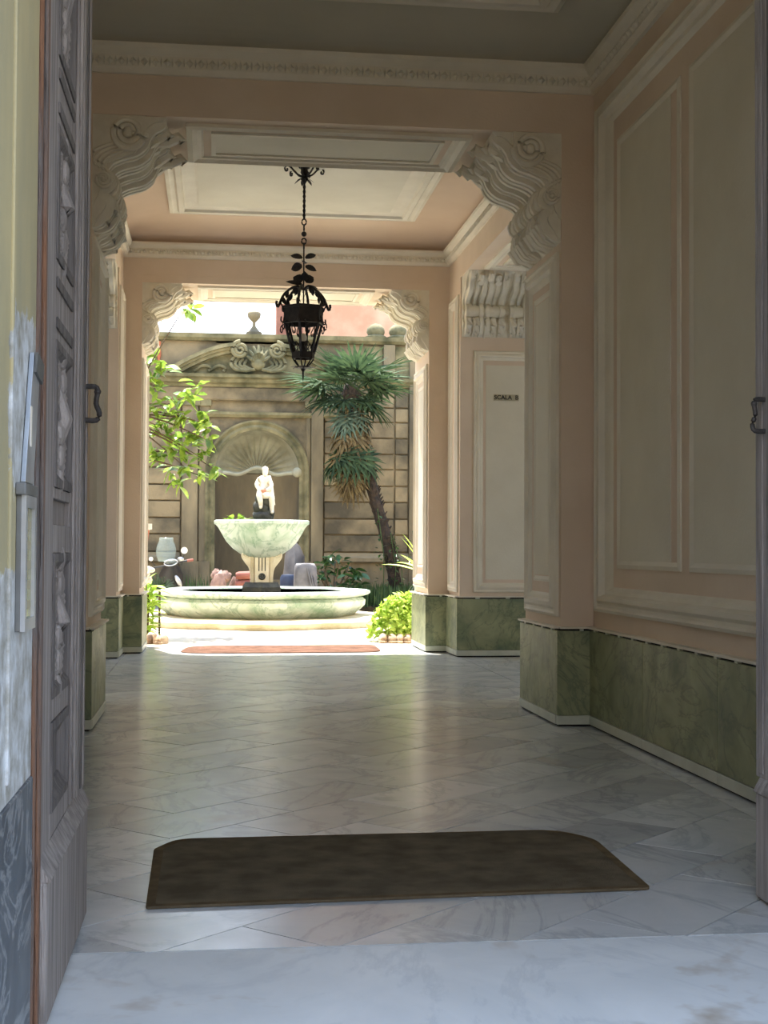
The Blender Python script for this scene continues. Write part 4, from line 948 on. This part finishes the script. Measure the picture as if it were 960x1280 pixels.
# broad-leaved shrub behind the basin
LS = master('leaf', 'leafd', .32, .13, .25, .3)
sh = thing('broad_leaved_shrub', 'dark glossy broad-leaved shrub behind the right rim of the basin', 'shrub', (2.98, 34.1, 0))
mb = MB()
for k in range(9):
    a = k*.7; mb.tube(smooth_curve([(2.9, 34.1, .0), (2.9+math.cos(a)*.2, 34.1+math.sin(a)*.2, .6), (2.9+math.cos(a)*.55, 34.1+math.sin(a)*.4, 1.05+.1*(k % 3))], 4), .014, 5)
mb.build('stems', 'bark', sh)
for k in range(120):
    x = R.uniform(-1, 1); z = R.uniform(.45, 1.55-.55*abs(x-(-.15))*.7); 
    put(LS, 'leaf', sh, (3.02+x*.62, 34.1+R.uniform(-.35, .3), z-.12*(x > .5)), (R.uniform(-.8, .8), R.uniform(-1, .5), R.uniform(0, 6.28)), R.uniform(.6, 1.05))
# garden bed with grass by the wall
MB().box((-9, 34.4, 0), (-1.6, WY, .14)).build('garden_bed', 'soil')['kind'] = 'structure'
gb = MB().box((2.9, 33.9, 0), (12, WY, .14)).build('garden_bed', 'soil'); gb['kind'] = 'structure'
def grass(name, mat, lab, cat, n_, f, hmin, hmax, w=.03):
    mb = MB()
    for k in range(n_):
        x, yy, z = f(); a = R.uniform(0, 6.28); h = R.uniform(hmin, hmax); ln_ = R.uniform(.2, .8)
        mb.leaf((x, yy, z), V(math.cos(a)*ln_, math.sin(a)*ln_, 1), V(math.cos(a), math.sin(a), 0), h, w, .3, .4, 3)
    o = mb.build(name, mat, smooth='full', weld=False); tag(o, lab, cat, kind='stuff'); return o
grass('grass', 'grassd', 'dark tufted grass between the basin and the palm trunk', 'grass', 3200, lambda: (R.uniform(3.3, 6.5), R.uniform(33.7, 37.3), .12), .25, .55)
grass('undergrowth', 'grassd', 'thin weeds along the foot of the wall behind the scooter', 'plants', 700, lambda: (R.uniform(-3.5, 0), R.uniform(35, 37.5), .1), .3, .8)
mb = MB()
for k in range(9):
    b0 = V(4.3+.28*k, 35.3+.1*(k % 3), .1); tip = b0+V(R.uniform(-.4, .2), 0, R.uniform(1.4, 2.6))
    mb.tube([b0, b0.lerp(tip, .5)+V(.1, 0, 0), tip], .012, 4)
    for q_ in range(26):
        p = b0.lerp(tip, R.uniform(.25, 1)); a = R.uniform(0, 6.28); mb.leaf(p+V(math.cos(a), math.sin(a), 0)*.1, V(math.cos(a), math.sin(a), R.uniform(-.5, .6)), Z, .15, .07, .2, .2, 2)
tag(mb.build('climbing_undergrowth', 'leafd', smooth='full', weld=False), 'thin leafy stems growing around the palm trunk', 'plants', kind='stuff')
# lime bush, spiky plant and edging stones right of the far pier
def mound(name, mat, lab, cat, c, r, n_, L, w):
    mb = MB(); c = Vector(c); r = Vector(r)
    for k in range(n_):
        d = V(R.gauss(0, 1), R.gauss(0, 1), abs(R.gauss(0, 1))).normalized(); q_ = .55+.5*R.random()**.5
        p = c+V(d.x*r.x, d.y*r.y, d.z*r.z)*q_; mb.leaf(p, d+V(R.uniform(-.8, .8), R.uniform(-.8, .8), R.uniform(-.5, .6)), d, L*R.uniform(.6, 1.2), w, .2, .5, 3)
    o = mb.build(name, mat, smooth='full', weld=False, origin=(c.x, c.y, 0)); tag(o, lab, cat, kind='stuff'); return o
mound('leafy_bush', 'lime', 'low bright lime green bush at the foot of the far right pier', 'bush', (3.22, 23.1, .08), (.60, .46, .66), 1500, .12, .07)
ty = thing('spiky_plant', 'spiky long-leaved plant beside the far right pier', 'plant', (3.62, 23.7, 0))
MB().tube([(3.62, 23.7, 0), (3.60, 23.7, .6), (3.58, 23.7, 1.15)], .035, 7).build('stem', 'bark', ty)
LY_ = master('leaf', 'lime', .75, .065, .5, .25, 6); LY2 = master('leaf', 'leafd', .6, .06, .5, .9, 6)
for k in range(16): put(LY_, 'leaf', ty, (3.58, 23.7, 1.1+.03*(k % 4)), (R.uniform(-.3, .3), -(.15+.28*(k % 5)), k*2.4+.3), R.uniform(.8, 1.05))
for k in range(16): put(LY2, 'leaf', ty, (3.57, 23.7, .75+.07*(k % 5)), (R.uniform(-.3, .3), .2+.2*(k % 3), k*2.4), R.uniform(.7, 1.0))
def edge_stone(lab, x, yy, r, rz, grp):
    rows = []
    mb = MB(); mb.blob((0, 0, .06), (r, .2, .10), 12, 8, jit=.12); mb.blob((0, -.02, .02), (r*1.05, .22, .05), 10, 5, jit=.1)
    o = mb.build('edging_stone', 'edging', smooth=60); o.location = (x, yy, 0); o.rotation_euler.z = rz; tag(o, lab, 'stone', grp); return o
ordn = ['outermost', 'second', 'third', 'fourth', 'fifth', 'sixth', 'seventh']
for k in range(7): edge_stone('%s edging stone of the curb before the lime bush, counted from the doormat side' % ordn[k], 2.78+.13*k, 22.72-.10*math.sin(k*.52)+.04, .085, R.uniform(-.2, .2), 'edging stones before the lime bush')
for k in range(4): edge_stone('%s edging stone by the far left pier, counted from the pier outward' % ('closest' if k == 0 else ordn[k]), -1.16+.11*k, 22.75-.03*k, .07, R.uniform(-.3, .3), 'edging stones by the far left pier')
# left pier plants
LF = master('leaf', 'lime', .34, .09, .3, .35, 5)
fl = thing('leafy_plant', 'bright green long-leaved plant at the foot of the far left pier', 'plant', (-1.12, 23.2, 0))
MB().tube([(-1.12, 23.2, 0), (-1.1, 23.2, .55), (-1.12, 23.2, .9)], .02, 6).build('stem', 'bark', fl)
for k in range(80): put(LF, 'leaf', fl, (-1.12+R.uniform(-.04, .10), 23.2+R.uniform(-.1, .1), .12+.85*k/80), (R.uniform(-.4, .4), -R.uniform(-.1, .9), k*2.4), R.uniform(.7, 1.05))
mb = MB()
for k in range(150):
    d = V(R.gauss(0, 1), R.gauss(0, 1), abs(R.gauss(0, .8))).normalized(); mb.tube([V(-.93, 23.5, .86), V(-.93, 23.5, .86)+d*R.uniform(.2, .3)], .005, 3)
tg = mb.build('wiry_tuft', 'palmb', origin=(-.93, 23.5, 0)); mb2 = MB().tube([(-.93, 23.5, 0), (-.93, 23.5, .9)], .02, 6).build('stem', 'bark', tg)
tag(tg, 'grey-green wiry tuft rising above the long-leaved plant on the left', 'plant')
wf = thing('white_flowers', 'white blossoms beside the far left pier above its plant', 'flowers', (-1.12, 22.9, 0))
MB().tube([(-1.15, 22.9, 0), (-1.12, 22.9, 1.1)], .01, 5).build('stem', 'bark', wf)
for k in range(7):
    p = V(-1.12+R.uniform(-.08, .1), 22.9+R.uniform(-.08, .08), 1.05+R.uniform(-.06, .22))
    MB().blob(p, (.055, .05, .045), 8, 5, jit=.4).build('blossom', 'rimw', wf, smooth=True)
# terracotta flower box on the courtyard side of the left pier
fb = thing('flower_box', 'terracotta flower pot with white rim mounted high on the far left pier', 'flower pot', (-1.28, 22.35, 1.3))
MB().lathe((-1.25, 22.35, 0), [(.13, 1.45), (.15, 1.5), (.2, 1.86), (.21, 1.88), (0, 1.88)], 18).build('pot', 'terra', fb, smooth=40)
MB().lathe((-1.25, 22.35, 0), [(.2, 1.84), (.235, 1.85), (.235, 1.94), (.2, 1.94), (.18, 1.88)], 18).build('rim', 'rimw', fb, smooth=40)
MB().box((-1.27, 22.04, 1.55), (-1.23, 22.2, 1.6)).build('wall_hook', 'iron', fb)
for k in range(10): put(LF, 'leaf', fb, (-1.25, 22.35, 1.88), (0, -R.uniform(.5, 1.2), k*2.4), R.uniform(.3, .6))
# leaves growing in the bowl
bp_ = thing('bowl_plant', 'small fresh green plant sprouting at the left of the fountain bowl', 'plant', (.55, FY-.35, 2.09))
for k in range(22): put(LM[1], 'leaf', bp_, (.36+R.uniform(-.12, .3), FY-.35+R.uniform(-.15, .15), 2.09), (0, -R.uniform(.3, 1.2), R.uniform(0, 6.28)), R.uniform(.7, 1.2))

# ------------------------------------------------------------------ scooter
SX, SY = -1.02, 32.2
sc_ = thing('scooter', 'dark scooter with clear windscreen and round mirrors behind the basin', 'scooter', (SX, SY, 0))
def rotc(m_, a=.0): return m_
for yy, nm in ((SY-.25, 'front_wheel'), (SY+1.05, 'rear_wheel')):
    m_ = MB().lathe((0, 0, 0), [(.14, -.05), (.22, -.065), (.255, -.04), (.265, 0), (.255, .04), (.22, .065), (.14, .05)], 24); m_.v = [(SX+z, yy+x, .266+y) for x, y, z in m_.v]
    w_ = m_.build(nm, 'rubber', sc_, smooth=40)
    m_ = MB().lathe((0, 0, 0), [(.0, -.03), (.13, -.035), (.15, -.05), (.15, .05), (.13, .035), (0, .03)], 16); m_.v = [(SX+z, yy+x, .266+y) for x, y, z in m_.v]; m_.build('hub', 'silver', w_, smooth=40)
MB().blob((SX, SY-.25, .42), (.09, .26, .16), 12, 8).build('front_mudguard', 'black', sc_, smooth=True)
mb = MB(); rows = []
for z, w, d in ((.30, .18, .02), (.5, .25, .0), (.75, .29, -.03), (.95, .27, -.07), (1.10, .20, -.12), (1.20, .12, -.12)):
    rows.append([V(SX-w, SY+.1, z), V(SX-w*.6, SY-.02+d, z), V(SX, SY-.08+d, z), V(SX+w*.6, SY-.02+d, z), V(SX+w, SY+.1, z), V(SX+w*.6, SY+.16, z), V(SX-w*.6, SY+.16, z)])
m_ = MB().grid(rows, closeu=True); m_.add(rows[-1], [tuple(range(7))]); m_.add(rows[0], [tuple(range(7))]); m_.build('front_shield', 'black', sc_, smooth=50)
MB().blob((SX+.17, SY-.1, .80), (.055, .05, .15), 10, 7, rot=Matrix.Rotation(-.5, 3, 'Y')).build('shield_panel', 'silver', sc_, smooth=True)
mb = MB(); mb.box((SX-.15, SY+.15, .28), (SX+.15, SY+.6, .36)); mb.build('footboard', 'black', sc_, bevel=.02)
MB().blob((SX, SY+.95, .62), (.19, .42, .22), 14, 8).build('rear_body', 'black', sc_, smooth=True)
MB().blob((SX, SY+.85, .82), (.15, .40, .08), 14, 8).build('seat', 'rubber', sc_, smooth=True)
hb = [(SX-.52, SY+.10, 1.06), (SX-.25, SY-.0, 1.12), (SX, SY-.05, 1.16), (SX+.25, SY, 1.24), (SX+.50, SY+.1, 1.28)]
MB().tube(smooth_curve(hb, 4), .022, 8).build('handlebar', 'black', sc_, smooth=True)
MB().tube([hb[0], (SX-.36, SY+.05, 1.09)], .032, 8).build('grip', 'rubber', sc_); MB().tube([hb[4], (SX+.36, SY+.05, 1.26)], .032, 8).build('grip', 'red', sc_)
MB().blob((SX, SY-.08, 1.20), (.16, .12, .09), 14, 8).build('instrument_cowl', 'black', sc_, smooth=True)
m_ = MB().tube([V(SX+.0+math.cos(a)*.15, SY-.19, 1.22+math.sin(a)*.07+math.cos(a)*.02) for a in [2*math.pi*i/20 for i in range(20)]], .014, 6, closed=True); m_.build('headlamp_ring', 'silver', sc_, smooth=True)
MB().blob((SX, SY-.17, 1.22), (.13, .03, .055), 12, 6).build('headlamp', 'screen', sc_, smooth=True)
rows = []
for i in range(8):
    t = i/7; z = 1.24+.56*t; w = .13+.10*math.sin(math.pi*min(1, t*.9+.12)) if t < .9 else .16
    rows.append([V(SX-.12+(j/8-.5)*2*w, SY-.12+.18*t+.1*(2*abs(j/8-.5))**2, z) for j in range(9)])
o = MB().grid(rows).build('windscreen', 'screen', sc_, smooth='full'); o.modifiers.new('thick', 'SOLIDIFY').thickness = .006
for x, z, r in ((SX-.46, 1.30, .05), (SX+.30, 1.50, .078)):
    o = MB().tube([(x*.8+SX*.2, SY, 1.15), (x, SY-.02, z-r)], .008, 6).build('mirror_stem', 'black', sc_)
    m_ = MB().lathe((0, 0, 0), [(0, 0), (r, .0), (r, .02), (r*.6, .035), (0, .04)], 16); m_.v = [(x+a, SY-.03+c, z+b) for a, b, c in m_.v]; m_.build('mirror', 'rimw', sc_, smooth=40)
MB().blob((SX+.22, SY-.05, 1.30), (.08, .05, .05), 8, 6).build('brake_reservoir', 'silver', sc_, smooth=True)

# ------------------------------------------------------------------ covered things and rocks behind the basin
mb = MB(); rows = []; tc_ = V(1.93, 34.7, 0)
for z, w, d, sx_ in ((0, .38, .7, 0), (.4, .34, .62, 0), (.9, .27, .5, .02), (1.35, .24, .35, .04), (1.62, .15, .18, .02), (1.78, .06, .06, -.04), (1.80, .01, .01, -.04)):
    rows.append([tc_+V(sx_+math.cos(a)*w*(1+.09*math.sin(a*5+z*2)), math.sin(a)*d*(1+.07*math.sin(a*7)), z) for a in [2*math.pi*i/28 for i in range(28)]])
tag(mb.grid(rows, closeu=True).build('covered_motorbike', 'tarpd', smooth=35, origin=tc_), 'tall pointed object under a dark grey cover right of the fountain pedestal', 'covered object')
mb = MB(); rows = []; tc2 = V(2.14, 33.0, 0)
for z, w, d in ((0, .30, .30), (.5, .28, .28), (.95, .26, .26), (1.13, .25, .25), (1.18, .22, .22), (1.19, .01, .01)):
    rows.append([tc2+V(max(-w, min(w, math.cos(a)*w*1.3))*(1+.03*math.sin(a*9)), max(-d, min(d, math.sin(a)*d*1.3)), z+.02*math.sin(a*3)*(z > 1)) for a in [2*math.pi*i/32 for i in range(32)]])
mb.grid(rows, closeu=True)
for k in range(3): mb.tube([tc2+V(.02+.08*k, -.28, 1.1-.1*k), tc2+V(.14+.05*k, -.33, .6), tc2+V(.2+.03*k, -.34, .1)], [.01, .03, .02], 6)
tag(mb.build('covered_crate', 'tarp', smooth=35, origin=tc2), 'boxy crate under a light grey cover left of the broad-leaved shrub', 'covered object')
o = MB().lathe((1.77, 33.7, 0), [(.16, 0), (.2, .05), (.21, .5), (.2, .85), (.16, .92), (0, .93)], 18).build('plastic_drum', 'blue', smooth=40, origin=(1.77, 33.7, 0)); tag(o, 'dark blue drum between the two grey covered objects', 'drum')
for z, lb in ((.9, 'upper of two red canvas rolls left of the fountain pedestal'), (.7, 'lower of two red canvas rolls left of the fountain pedestal')):
    mb = MB().tube([(.48, 33, z-.0), (.55, 33, z), (1.15, 33, z+.03), (1.2, 33, z+.03)], [.07, .1, .1, .07], 12)
    if z < .8: mb.tube([(.6, 33, 0), (.6, 33, z-.05)], .04, 6); mb.tube([(1.1, 33, 0), (1.1, 33, z-.05)], .04, 6)
    tag(mb.build('canvas_roll', 'red', smooth=50, origin=(.85, 33, z)), lb, 'roll')
rk = [((.10, 33, .50), (.20, .22, .52), 'broad pinkish rock at the base of the niche'), ((.02, 33.1, .9), (.12, .12, .16), 'small pinkish rock on the left of the rockery top'), ((.24, 33.05, .88), (.14, .14, .14), 'pinkish rock on the right of the rockery top'), ((.46, 33.3, .4), (.17, .2, .42), 'sloping pale rock right of the pinkish rockery')]
for c, r, lb in rk:
    o = MB().blob(c, r, 14, 10, jit=.35).build('rock', 'pinkst', smooth=35, origin=(c[0], c[1], 0)); tag(o, lb, 'rock', 'rocks below the niche')
